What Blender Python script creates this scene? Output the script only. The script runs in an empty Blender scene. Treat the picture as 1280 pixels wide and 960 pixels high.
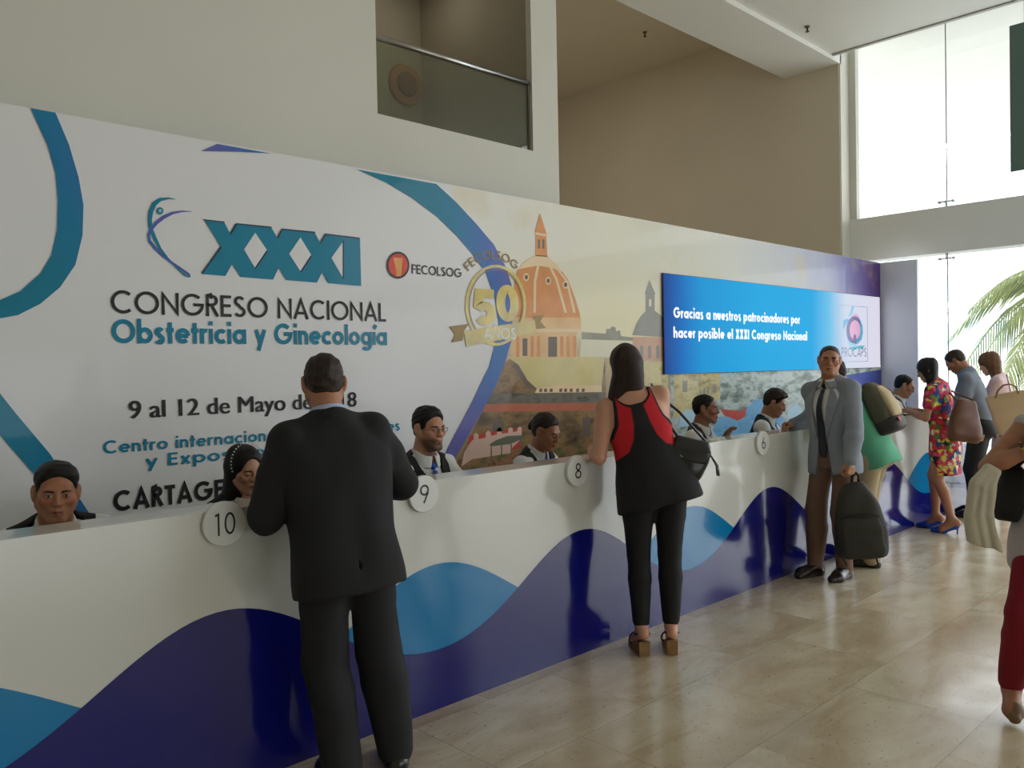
import bpy, bmesh, math, random
import numpy as np
from mathutils import Vector, Matrix

random.seed(7)
scene = bpy.context.scene
COL = scene.collection

# ------------------------------------------------------------------ camera
# Two vanishing points of the hall give the lens and the turn of the camera:
# +X runs along the counter (away to the right), +Y runs into the wall, Z is up.
FPX, PCX, PCY, EYE = 1035.0, 640.0, 480.0, 1.62
_v1 = np.array([1711 - PCX, 440 - PCY, FPX]); _v1 /= np.linalg.norm(_v1)
_v2 = np.array([-360 - PCX, 480 - PCY, FPX]); _v2 -= _v1 * (_v1 @ _v2); _v2 /= np.linalg.norm(_v2)
_v3 = np.cross(_v1, _v2)
if _v3[1] > 0: _v3 = -_v3
RW = np.stack([_v1, _v2, _v3])                      # world = RW @ (right, down, forward)
cam_data = bpy.data.cameras.new('camera')
cam = bpy.data.objects.new('camera', cam_data)
COL.objects.link(cam)
cam_data.sensor_width = 36.0
cam_data.lens = FPX / 1280 * 36.0
cam_data.clip_start, cam_data.clip_end = 0.05, 300
_m = Matrix.Identity(4)
for _i in range(3):
    _m[_i][0] = RW[_i, 0]; _m[_i][1] = -RW[_i, 1]; _m[_i][2] = -RW[_i, 2]
_m[0][3], _m[1][3], _m[2][3] = 0, 0, EYE
cam.matrix_world = _m
scene.camera = cam

# ------------------------------------------------------------------ sky, daylight, exposure
world = bpy.data.worlds.new('world'); scene.world = world
world.use_nodes = True
_n = world.node_tree.nodes; _l = world.node_tree.links
_bg = _n['Background']
_tc = _n.new('ShaderNodeTexCoord'); _sx = _n.new('ShaderNodeSeparateXYZ'); _rp = _n.new('ShaderNodeValToRGB')
_l.new(_tc.outputs['Generated'], _sx.inputs[0]); _l.new(_sx.outputs['Z'], _rp.inputs['Fac'])
_rp.color_ramp.elements[0].position = 0.0; _rp.color_ramp.elements[0].color = (0.92, 0.965, 1.0, 1)
_rp.color_ramp.elements[1].position = 0.7; _rp.color_ramp.elements[1].color = (0.80, 0.90, 1.0, 1)
_l.new(_rp.outputs['Color'], _bg.inputs['Color'])
_bg.inputs['Strength'].default_value = 9.0

vs = scene.view_settings
vs.view_transform = 'Standard'; vs.look = 'None'; vs.gamma = 1.0; vs.exposure = -0.93
vs.use_curve_mapping = False
try:
    scene.cycles.use_denoising = True
    scene.cycles.max_bounces = 8
    scene.cycles.diffuse_bounces = 4
    scene.cycles.glossy_bounces = 3
    scene.cycles.transparent_max_bounces = 12
    scene.cycles.caustics_reflective = False
    scene.cycles.caustics_refractive = False
    scene.cycles.sample_clamp_indirect = 6.0
except Exception:
    pass

def portal(name, loc, direction, sx, sy):
    """an area lamp in portal mode: it adds no light, it only guides sampling of the sky through a window"""
    d = bpy.data.lights.new(name, 'AREA'); d.shape = 'RECTANGLE'; d.size = sx; d.size_y = sy
    d.cycles.is_portal = True
    o = bpy.data.objects.new(name, d); COL.objects.link(o)
    o.location = loc
    o.rotation_euler = Vector(direction).to_track_quat('-Z', 'Y').to_euler()
    return o
portal('sky_portal', (11.6, -2.0, 3.1), (-1, 0, 0), 14.0, 6.4)
portal('sky_portal', (3.0, -9.3, 1.3), (0, 1, 0), 6.0, 2.2)

# measuring helpers: a photo point cast onto a known real plane
def ray(px, py): return RW @ np.array([px - PCX, py - PCY, FPX])
def on_y(px, py, y):
    d = ray(px, py); t = y / d[1]; return (float(t * d[0]), float(EYE + t * d[2]))
def on_floor(px, py, z=0.0):
    d = ray(px, py); t = (z - EYE) / d[2]; return (float(t * d[0]), float(t * d[1]))

# ------------------------------------------------------------------ materials
_MATS = {}
def _new(name):
    m = bpy.data.materials.new(name); m.use_nodes = True
    return m, m.node_tree.nodes, m.node_tree.links, m.node_tree.nodes['Principled BSDF']
def lin(c):
    return tuple(((v / 255) / 12.92 if v / 255 <= 0.04045 else ((v / 255 + 0.055) / 1.055) ** 2.4) for v in c)
def mat(name, rgb, rough=0.5, metal=0.0, coat=0.0, spec=0.5, noise=None, bump=None, tint=False, sheen=0.0):
    """plain procedural material; rgb in 0-255 sRGB. noise=(scale, amount), bump=(scale, strength)"""
    if name in _MATS: return _MATS[name]
    m, n, l, b = _new(name)
    c = lin(rgb)
    b.inputs['Base Color'].default_value = (*c, 1); b.inputs['Roughness'].default_value = rough
    b.inputs['Metallic'].default_value = metal; b.inputs['Coat Weight'].default_value = coat
    b.inputs['Coat Roughness'].default_value = 0.06
    b.inputs['Specular IOR Level'].default_value = spec
    if sheen: b.inputs['Sheen Weight'].default_value = sheen
    tc = n.new('ShaderNodeTexCoord')
    last = None
    if noise:
        t = n.new('ShaderNodeTexNoise'); t.inputs['Scale'].default_value = noise[0]; t.inputs['Detail'].default_value = 4
        l.new(tc.outputs['Object'], t.inputs['Vector'])
        r = n.new('ShaderNodeValToRGB'); a = noise[1]
        r.color_ramp.elements[0].position = 0.3; r.color_ramp.elements[1].position = 0.7
        r.color_ramp.elements[0].color = (*[v * (1 - a) for v in c], 1)
        r.color_ramp.elements[1].color = (*[min(1, v * (1 + a)) for v in c], 1)
        l.new(t.outputs['Fac'], r.inputs['Fac']); last = r.outputs['Color']
    if tint:
        at = n.new('ShaderNodeVertexColor'); at.layer_name = 'tint'
        mx = n.new('ShaderNodeMix'); mx.data_type = 'RGBA'; mx.blend_type = 'MULTIPLY'; mx.inputs[0].default_value = 1
        if last: l.new(last, mx.inputs[6])
        else: mx.inputs[6].default_value = (*c, 1)
        l.new(at.outputs['Color'], mx.inputs[7]); last = mx.outputs[2]
    if last: l.new(last, b.inputs['Base Color'])
    if bump:
        t = n.new('ShaderNodeTexNoise'); t.inputs['Scale'].default_value = bump[0]; t.inputs['Detail'].default_value = 5
        l.new(tc.outputs['Object'], t.inputs['Vector'])
        bp = n.new('ShaderNodeBump'); bp.inputs['Strength'].default_value = bump[1]; bp.inputs['Distance'].default_value = 0.004
        l.new(t.outputs['Fac'], bp.inputs['Height']); l.new(bp.outputs['Normal'], b.inputs['Normal'])
    _MATS[name] = m
    return m
def emit_mat(name, rgb, strength=1.0):
    m, n, l, b = _new(name)
    b.inputs['Base Color'].default_value = (0.02, 0.02, 0.02, 1); b.inputs['Roughness'].default_value = 0.3
    b.inputs['Emission Color'].default_value = (*lin(rgb), 1); b.inputs['Emission Strength'].default_value = strength
    return m
def ramp(n, stops, interp='LINEAR'):
    r = n.new('ShaderNodeValToRGB'); e = r.color_ramp.elements; r.color_ramp.interpolation = interp
    while len(e) > 1: e.remove(e[-1])
    e[0].position = stops[0][0]; e[0].color = (*lin(stops[0][1]), 1)
    for p, c in stops[1:]: e.new(p).color = (*lin(c), 1)
    return r
def maprange(n, l, sock, a, b, c=0.0, d=1.0):
    m = n.new('ShaderNodeMapRange'); l.new(sock, m.inputs[0])
    for k, v in zip((1, 2, 3, 4), (a, b, c, d)): m.inputs[k].default_value = v
    return m.outputs[0]
def glass_mat(name, rgb=(255, 255, 255), refl=0.06):
    m, n, l, b = _new(name)
    n.remove(b)
    out = n['Material Output']; tr = n.new('ShaderNodeBsdfTransparent'); gl = n.new('ShaderNodeBsdfGlossy')
    tr.inputs['Color'].default_value = (*lin(rgb), 1); gl.inputs['Roughness'].default_value = 0.02
    lw_ = n.new('ShaderNodeLayerWeight'); lw_.inputs['Blend'].default_value = 0.5
    pw = n.new('ShaderNodeMath'); pw.operation = 'POWER'; l.new(lw_.outputs['Facing'], pw.inputs[0]); pw.inputs[1].default_value = 4.0
    mx = n.new('ShaderNodeMixShader'); l.new(maprange(n, l, pw.outputs[0], 0, 1, refl, 0.7), mx.inputs[0]); l.new(tr.outputs[0], mx.inputs[1]); l.new(gl.outputs[0], mx.inputs[2])
    l.new(mx.outputs[0], out.inputs['Surface'])
    return m

# ------------------------------------------------------------------ objects and meshes
def tag(o, label=None, cat=None, group=None, kind=None):
    if label: o['label'] = label
    if cat: o['category'] = cat
    if group: o['group'] = group
    if kind: o['kind'] = kind
    return o
def empty(name, loc=(0, 0, 0), rz=0.0):
    o = bpy.data.objects.new(name, None); COL.objects.link(o)
    o.location = loc; o.rotation_euler = (0, 0, rz); o.empty_display_size = 0.1
    return o
def link_mesh(name, me, mats, parent=None, smooth=False):
    if not isinstance(mats, (list, tuple)): mats = [mats]
    for m in mats: me.materials.append(m)
    if smooth: me.polygons.foreach_set('use_smooth', np.ones(len(me.polygons), bool))
    o = bpy.data.objects.new(name, me); COL.objects.link(o)
    if parent is not None: o.parent = parent
    return o
def raw_mesh(name, V, F, smooth=True):
    """fast mesh from a vertex array and a quad array"""
    me = bpy.data.meshes.new(name)
    V = np.asarray(V, np.float32); F = np.asarray(F, np.int32)
    k = F.shape[1]
    me.vertices.add(len(V)); me.vertices.foreach_set('co', V.ravel())
    me.loops.add(F.size); me.loops.foreach_set('vertex_index', F.ravel())
    me.polygons.add(len(F)); me.polygons.foreach_set('loop_start', np.arange(0, F.size, k, dtype=np.int32))
    if smooth: me.polygons.foreach_set('use_smooth', np.ones(len(F), bool))
    me.update(calc_edges=True); me.validate()
    return me
class MB:
    """collects simple shapes into ONE mesh with material slots"""
    def __init__(s): s.bm = bmesh.new(); s.mats = []
    def slot(s, m):
        if m not in s.mats: s.mats.append(m)
        return s.mats.index(m)
    def box(s, lo, hi, m, bev=0.0):
        r = bmesh.ops.create_cube(s.bm, size=1.0); vs_ = r['verts']
        for v in vs_:
            v.co = Vector([lo[k] + (v.co[k] + 0.5) * (hi[k] - lo[k]) for k in range(3)])
        fs = {f for v in vs_ for f in v.link_faces}
        for f in fs: f.material_index = s.slot(m)
        if bev:
            es = list({e for v in vs_ for e in v.link_edges})
            rb = bmesh.ops.bevel(s.bm, geom=es, offset=bev, segments=2, affect='EDGES', profile=0.5)
            for f in rb['faces']: f.material_index = s.slot(m)
        return s
    def poly(s, pts, m):
        f = s.bm.faces.new([s.bm.verts.new(p) for p in pts]); f.material_index = s.slot(m); return s
    def prism(s, pts, off, m):
        """polygon pts pushed along the vector off into a solid"""
        n = len(pts); off = Vector(off)
        a = [s.bm.verts.new(p) for p in pts]; b = [s.bm.verts.new(Vector(p) + off) for p in pts]
        fs = [s.bm.faces.new(a), s.bm.faces.new(b[::-1])]
        for k in range(n): fs.append(s.bm.faces.new([a[k], b[k], b[(k + 1) % n], a[(k + 1) % n]][::-1]))
        for f in fs: f.material_index = s.slot(m)
        return s
    def tube(s, pts, r, m, seg=10, cap=True):
        pts = [Vector(p) for p in pts]; rr = r if isinstance(r, (list, tuple)) else [r] * len(pts)
        rings = []; up = None
        for k, p in enumerate(pts):
            d = (pts[min(k + 1, len(pts) - 1)] - pts[max(k - 1, 0)]).normalized()
            if up is None: up = d.orthogonal().normalized()
            up = (up - d * up.dot(d)).normalized(); sd = d.cross(up)
            rings.append([s.bm.verts.new(p + (up * math.cos(6.28319 * j / seg) + sd * math.sin(6.28319 * j / seg)) * rr[k]) for j in range(seg)])
        mi = s.slot(m)
        for a, b in zip(rings, rings[1:]):
            for j in range(seg):
                f = s.bm.faces.new([a[j], a[(j + 1) % seg], b[(j + 1) % seg], b[j]]); f.material_index = mi; f.smooth = True
        if cap:
            s.bm.faces.new(rings[0][::-1]).material_index = mi; s.bm.faces.new(rings[-1]).material_index = mi
        return s
    def build(s, name, parent=None):
        bmesh.ops.recalc_face_normals(s.bm, faces=s.bm.faces[:])
        me = bpy.data.meshes.new(name); s.bm.to_mesh(me); s.bm.free()
        return link_mesh(name, me, s.mats, parent)

# ================================================================== THE SETTING
W_PAINT = mat('white wall paint', (222, 220, 208), 0.75, noise=(0.8, 0.03), bump=(60, 0.05))
W_CEIL = mat('ceiling paint', (236, 235, 228), 0.8, noise=(0.6, 0.03))
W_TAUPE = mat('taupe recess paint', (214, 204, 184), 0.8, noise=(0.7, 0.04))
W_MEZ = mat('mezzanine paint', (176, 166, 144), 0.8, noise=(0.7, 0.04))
STEEL = mat('brushed steel', (185, 185, 182), 0.28, metal=1.0)
DARKGAP = mat('dark joint', (60, 62, 60), 0.6)
CONC = mat('pale concrete', (205, 203, 198), 0.8, noise=(2, 0.06))
EXT_W = mat('exterior white render', (232, 230, 222), 0.8, noise=(0.5, 0.03))
GLASS = glass_mat('clear glass')
GLASS_G = glass_mat('greenish balcony glass', (232, 235, 222))

def travertine():
    m, n, l, b = _new('polished travertine tiles')
    tc = n.new('ShaderNodeTexCoord'); mp = n.new('ShaderNodeMapping'); l.new(tc.outputs['Object'], mp.inputs[0])
    br = n.new('ShaderNodeTexBrick'); l.new(mp.outputs[0], br.inputs['Vector'])
    br.offset = 0.5; br.inputs['Scale'].default_value = 1.0
    br.inputs['Brick Width'].default_value = 0.9; br.inputs['Row Height'].default_value = 0.6
    br.inputs['Mortar Size'].default_value = 0.0015; br.inputs['Mortar Smooth'].default_value = 0.3
    br.inputs['Color1'].default_value = (0, 0, 0, 1); br.inputs['Color2'].default_value = (1, 1, 1, 1); br.inputs['Mortar'].default_value = (0.5, 0.5, 0.5, 1)
    br.inputs['Bias'].default_value = 0.0
    # veins: stretched noise, plus blotches and tiny pits
    n1 = n.new('ShaderNodeTexNoise'); n1.inputs['Scale'].default_value = 1.7; n1.inputs['Detail'].default_value = 8; n1.inputs['Roughness'].default_value = 0.62; n1.inputs['Distortion'].default_value = 0.7
    mp2 = n.new('ShaderNodeMapping'); mp2.inputs['Scale'].default_value = (1.0, 2.2, 1); l.new(tc.outputs['Object'], mp2.inputs[0]); l.new(mp2.outputs[0], n1.inputs['Vector'])
    # each tile has its own slab of stone
    ad = n.new('ShaderNodeVectorMath'); ad.operation = 'MULTIPLY_ADD'; l.new(br.outputs['Color'], ad.inputs[0]); ad.inputs[1].default_value = (7, 7, 7); l.new(mp2.outputs[0], ad.inputs[2]); l.new(ad.outputs[0], n1.inputs['Vector'])
    r1 = ramp(n, [(0.28, (194, 172, 142)), (0.45, (210, 191, 160)), (0.58, (224, 210, 182)), (0.75, (236, 226, 204))])
    l.new(n1.outputs['Fac'], r1.inputs['Fac'])
    n2 = n.new('ShaderNodeTexNoise'); n2.inputs['Scale'].default_value = 34; n2.inputs['Detail'].default_value = 3; l.new(mp2.outputs[0], n2.inputs['Vector'])
    pit = ramp(n, [(0.30, (70, 58, 44)), (0.36, (255, 255, 255))]); l.new(n2.outputs['Fac'], pit.inputs['Fac'])
    mx = n.new('ShaderNodeMix'); mx.data_type = 'RGBA'; mx.blend_type = 'MULTIPLY'; mx.inputs[0].default_value = 0.55
    l.new(r1.outputs[0], mx.inputs[6]); l.new(pit.outputs[0], mx.inputs[7])
    tl = n.new('ShaderNodeMix'); tl.data_type = 'RGBA'; tl.blend_type = 'MULTIPLY'; tl.inputs[0].default_value = 1
    tr_ = ramp(n, [(0, (238, 234, 228)), (1, (255, 255, 255))]); l.new(br.outputs['Color'], tr_.inputs['Fac'])
    l.new(mx.outputs[2], tl.inputs[6]); l.new(tr_.outputs[0], tl.inputs[7])
    mo = n.new('ShaderNodeMix'); mo.data_type = 'RGBA'; l.new(br.outputs['Fac'], mo.inputs[0]); l.new(tl.outputs[2], mo.inputs[6]); mo.inputs[7].default_value = (*lin((150, 134, 112)), 1)
    l.new(mo.outputs[2], b.inputs['Base Color'])
    b.inputs['Roughness'].default_value = 0.2; b.inputs['Specular IOR Level'].default_value = 0.55
    nr = n.new('ShaderNodeTexNoise'); nr.inputs['Scale'].default_value = 3; nr.inputs['Detail'].default_value = 5; l.new(tc.outputs['Object'], nr.inputs['Vector'])
    l.new(maprange(n, l, nr.outputs['Fac'], 0.3, 0.7, 0.15, 0.27), b.inputs['Roughness'])
    bp = n.new('ShaderNodeBump'); bp.inputs['Strength'].default_value = 0.06; bp.inputs['Distance'].default_value = 0.003; l.new(n1.outputs['Fac'], bp.inputs['Height']); l.new(bp.outputs[0], b.inputs['Normal'])
    return m
TRAV = travertine()
XG = 11.19            # plane of the glass wall
YW = 4.9              # plane of the long white wall
XL, YR = -5.0, -9.0   # left wall, rear wall

def struct(name, boxes, m, parent=None):
    mb = MB()
    for lo, hi in boxes: mb.box(lo, hi, m)
    o = mb.build(name, parent)
    if parent is None: o['kind'] = 'structure'
    return o
struct('floor', [((XL, YR, -0.12), (XG + 0.06, YW + 0.25, 0.0))], TRAV)
struct('wall_back', [((XL, YW, 0), (3.456, YW + 0.25, 5.75)),
                     ((3.456, YW, 0), (5.035, YW + 0.25, 3.452)),
                     ((3.456, YW, 5.45), (5.035, YW + 0.25, 5.75)),
                     ((5.035, YW, 0), (5.352, YW + 0.06, 5.75)),
                     ((5.352, YW, 0), (10.93, YW + 0.25, 2.62))], W_PAINT)
struct('wall_right', [((10.93, YW, 0), (XG, 11.2, 6.5))], W_PAINT)
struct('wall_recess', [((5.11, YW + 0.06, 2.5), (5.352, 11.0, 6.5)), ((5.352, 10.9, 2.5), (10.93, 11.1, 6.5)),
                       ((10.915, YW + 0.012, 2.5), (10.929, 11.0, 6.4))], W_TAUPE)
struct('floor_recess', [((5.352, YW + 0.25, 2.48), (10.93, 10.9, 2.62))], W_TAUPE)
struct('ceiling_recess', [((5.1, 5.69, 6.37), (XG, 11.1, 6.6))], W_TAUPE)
struct('beam_soffit', [((5.2, YW, 5.6), (10.96, 5.69, 6.6))], W_CEIL)
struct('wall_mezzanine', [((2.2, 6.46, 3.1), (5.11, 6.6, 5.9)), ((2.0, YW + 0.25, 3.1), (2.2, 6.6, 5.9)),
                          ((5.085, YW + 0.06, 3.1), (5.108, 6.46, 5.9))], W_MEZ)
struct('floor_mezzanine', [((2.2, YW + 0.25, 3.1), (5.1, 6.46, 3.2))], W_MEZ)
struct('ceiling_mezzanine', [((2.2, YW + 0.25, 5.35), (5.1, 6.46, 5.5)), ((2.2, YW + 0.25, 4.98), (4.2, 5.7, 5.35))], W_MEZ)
struct('ceiling', [((XL, YR, 5.66), (10.68, YW, 5.8))], W_CEIL)
struct('trim_ceiling', [((10.66, YR, 5.645), (10.72, YW - 0.01, 5.81))], mat('ceiling edge trim', (168, 166, 158), 0.6))
struct('roof', [((XL, YR, 6.6), (XG + 0.2, 11.2, 6.8))], EXT_W)
struct('wall_left', [((XL - 0.2, YR, 0), (XL, YW + 0.25, 5.8))], W_PAINT)
struct('wall_rear', [((XL, YR - 0.2, 0), (-2, YR, 5.8)), ((-2, YR - 0.2, 0.3), (0, YR, 2.3)), ((-2, YR - 0.2, 2.0), (6, YR, 5.8)), ((-2, YR - 0.2, 0), (6, YR, 0.5)), ((6, YR - 0.2, 0), (XG, YR, 5.8))], W_PAINT)
struct('trim_transom', [((XG - 0.02, YR, 2.972), (XG + 0.28, YW - 0.005, 3.547))], mat('white transom paint', (240, 240, 236), 0.7))
struct('trim_corner', [((XG - 0.001, YW - 0.09, 3.547), (XG + 0.1, YW, 6.5)), ((XG - 0.001, YW - 0.09, 0), (XG + 0.1, YW, 2.97))], W_PAINT)

# glass wall: frameless panes joined by small steel fittings
def pane(n_, y0, y1, z0, z1):
    w = empty('window_%d' % n_, (XG + 0.08, (y0 + y1) / 2, z0)); w['kind'] = 'structure'
    h, d = z1 - z0, (y1 - y0) / 2
    MB().box((-0.006, -d + 0.004, 0.004), (0.006, d - 0.004, h - 0.004), GLASS).build('pane', w)
    MB().box((-0.007, -d - 0.004, 0), (0.007, -d + 0.004, h), DARKGAP).build('joint', w)
    for zz, s in ((0.07, 1), (h - 0.07, -1)):
        f = MB(); f.box((-0.05, -d - 0.012, zz - 0.014), (-0.008, -d + 0.012, zz + 0.014), STEEL, 0.003)
        f.tube([(-0.045, -d - 0.085, zz), (-0.045, -d + 0.085, zz)], 0.009, STEEL, 8)
        for e in (-0.08, 0.08): f.tube([(-0.05, -d + e, zz), (0.0, -d + e, zz)], 0.016, STEEL, 10)
        f.tube([(-0.045, -d, zz), (-0.045, -d, zz - s * 0.07)], 0.008, STEEL, 8)
        f.build('fitting', w)
_k = 1
_ys = [4.82, 3.70, 2.5, 1.3, 0.1, -1.1, -2.3, -3.5, -4.7, -5.9, -7.1, -8.9]
for _a, _b in zip(_ys[1:], _ys):
    pane(_k, _a, _b, 3.547, 6.45); _k += 1
for _a, _b in zip(_ys[1:], _ys):
    pane(_k, _a, _b, 0.0, 2.972); _k += 1

# balcony opening in the wall: glass and a round steel handrail
bal = empty('balcony_railing', (3.456, YW + 0.04, 3.452))
tag(bal, 'steel handrail over a greenish glass panel in the upper wall opening', 'railing')
MB().box((0.004, -0.006, 0), (1.575, 0.006, 0.535), GLASS_G).build('glass_panel', bal)
MB().tube([(0, 0, 0.56), (1.579, 0, 0.575)], 0.021, STEEL, 14).build('handrail', bal)
MB().box((1.562, -0.010, 0), (1.578, 0.010, 0.56), mat('grey channel', (120, 120, 112), 0.5)).build('channel', bal)
# solid tan disc on the mezzanine wall, imitating a round reflection in the glass
_wl = (RW @ np.array([508 - PCX, 106 - PCY, FPX])); _wl = _wl * (6.44 / _wl[1])
lamp = empty('reflection_disc', (float(_wl[0]), 6.455, float(EYE + _wl[2]))); tag(lamp, 'round tan disc imitating a reflection in the balcony glass', 'lamp')
_mb = MB(); _mb.tube([(0, 0.005, 0), (0, -0.03, 0)], [0.2, 0.185], mat('tan reflection ring', (176, 128, 70), 0.5), 32); _mb.build('ring', lamp)
_mb = MB(); _mb.tube([(0, -0.03, 0), (0, -0.05, 0)], [0.12, 0.1], mat('brown reflection centre', (132, 92, 50), 0.4), 28); _mb.build('cover', lamp)

# warm ceiling lamps added out of view to brighten the two upper rooms
def fill_lamp(x, y, z, r, power, label):
    c = empty('fill_lamp', (x, y, z)); tag(c, label, 'lamp')
    mb = MB(); mb.tube([(0, 0, 0), (0, 0, -0.05)], [r, r * 0.94], W_CEIL, 28); mb.build('housing', c)
    mb = MB(); mb.tube([(0, 0, -0.0505), (0, 0, -0.06)], [r * 0.88, r * 0.84], emit_mat('lamp diffuser', (255, 238, 210), 3.0), 28); mb.build('diffuser', c)
    d = bpy.data.lights.new('fill_light', 'AREA'); d.shape = 'DISK'; d.size = r * 1.7; d.energy = power; d.color = (1.0, 0.95, 0.87)
    o = bpy.data.objects.new('fill_light', d); COL.objects.link(o); o.location = (0, 0, -0.065); o.parent = c
fill_lamp(7.6, 8.2, 6.37, 0.3, 50, 'added round ceiling lamp, out of view, brightening the recess')
fill_lamp(4.55, 5.85, 5.35, 0.16, 3.0, 'added round ceiling lamp, out of view, brightening the room behind the balcony railing')

# sprinkler heads
def sprinkler(loc, label):
    s = empty('sprinkler', loc); tag(s, label, 'sprinkler')
    MB().tube([(0, 0, 0), (0, 0, -0.012)], [0.035, 0.03], mat('sprinkler plate', (120, 112, 100), 0.5), 16).build('plate', s)
    mb = MB(); mb.tube([(0, 0, -0.01), (0, 0, -0.06)], [0.012, 0.01], mat('dark brass', (88, 72, 48), 0.4, metal=0.7), 10)
    mb.tube([(0, 0, -0.06), (0, 0, -0.066)], [0.024, 0.024], mat('dark brass', (88, 72, 48), 0.4, metal=0.7), 12); mb.build('head', s)
def on_z(px, py, z): x, y = on_floor(px, py, z); return (x, y, z)
sprinkler(on_z(1009, 33, 5.66), 'small sprinkler on the pale ceiling beside the soffit beam')
sprinkler(on_z(806, 40, 6.37), 'small sprinkler on the dark recess ceiling')

# hanging dark green sign panel by the glass
sg = empty('hanging_sign', (9.95, 1.9, 3.6)); tag(sg, 'dark green blank sign panel hanging on wires near the glass wall', 'sign')
MB().box((-0.012, -0.75, 0.0), (0.012, 0.735, 1.53), mat('dark green board', (96, 122, 116), 0.45), 0.003).build('board', sg)
for _y in (-0.6, 0.6): MB().tube([(0, _y, 1.53), (0, _y, 2.05)], 0.004, STEEL, 6).build('wire', sg)

# ------------------------------------------------------------------ outside
struct('ground_outside', [((XG + 0.06, -30, -0.2), (70, 40, -0.02))], CONC)
struct('canopy_outside', [((XG + 0.3, 0.4, 6.1), (18.5, 14, 6.3)), ((15.2, -3.0, 5.75), (15.6, 3.25, 6.1))], EXT_W)
bld = empty('apartment_building', (48, 6.6, 0)); tag(bld, 'pale building with a grid of windows across the street', 'building')
MB().box((0, -16, 0), (10, 16, 13), EXT_W).build('facade', bld)
WG = mat('grey window glass', (176, 184, 190), 0.3)
for r_ in range(4):
    for c_ in range(20): MB().box((-0.05, -15 + c_ * 1.5, 2.2 + r_ * 2.6), (0.02, -14.2 + c_ * 1.5, 3.6 + r_ * 2.6), WG).build('window', bld)
for r_ in range(5): MB().box((-0.5, -16, 1.6 + r_ * 2.6), (0, 16, 1.8 + r_ * 2.6), CONC).build('balcony_ledge', bld)

# palm tree outside
def palm(x, y, top, label):
    p = empty('palm_tree', (x, y, -0.02)); tag(p, label, 'palm')
    bark = mat('palm bark', (150, 138, 118), 0.9, noise=(8, 0.2)); leaf = mat('palm leaf', (150, 162, 104), 0.5, noise=(3, 0.2))
    mb = MB(); mb.tube([(0.12 * math.sin(k * 0.5), 0.02 * k, top * k / 10) for k in range(11)], [0.17 - 0.007 * k for k in range(11)], bark, 14); mb.build('trunk', p)
    rnd = random.Random(3); c = Vector((0.12 * math.sin(5), 0.2, top))
    for k in range(17):
        a = k * 2.399; el = rnd.uniform(-0.1, 1.1); L = rnd.uniform(1.9, 2.5); mb = MB()
        d = Vector((math.cos(a), math.sin(a), 0)); sd = Vector((-math.sin(a), math.cos(a), 0)); pts = []
        for t in np.linspace(0, 1, 15):
            pts.append(c + d * (L * t * math.cos(el * (1 - 0.4 * t))) + Vector((0, 0, 1)) * (L * (math.sin(el) * t - 1.0 * t * t)))
        mb.tube(pts, [0.022 * (1 - 0.85 * i / 14) for i in range(15)], leaf, 6)
        for i in range(1, 44):
            t = i / 44; f = t * 14; i0 = min(13, int(f)); q = pts[i0].lerp(pts[i0 + 1], f - i0); fw = (pts[i0 + 1] - pts[i0]).normalized()
            ll = 0.62 * math.sin(math.pi * min(1, 0.12 + t * 0.86)) ** 0.7
            for s in (-1, 1):
                tip = q + (sd * s * 0.7 + fw * 0.75 + Vector((0, 0, -0.45 - 0.3 * rnd.random()))) * ll
                w = fw * 0.02; md = q.lerp(tip, 0.5) + Vector((0, 0, 0.05 * ll))
                mb.poly([q - w, md - w * 1.3, tip, md + w * 1.3, q + w], leaf)
        mb.build('frond', p)
palm(18.2, 3.5, 2.95, 'green palm tree outside the glass wall')

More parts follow.
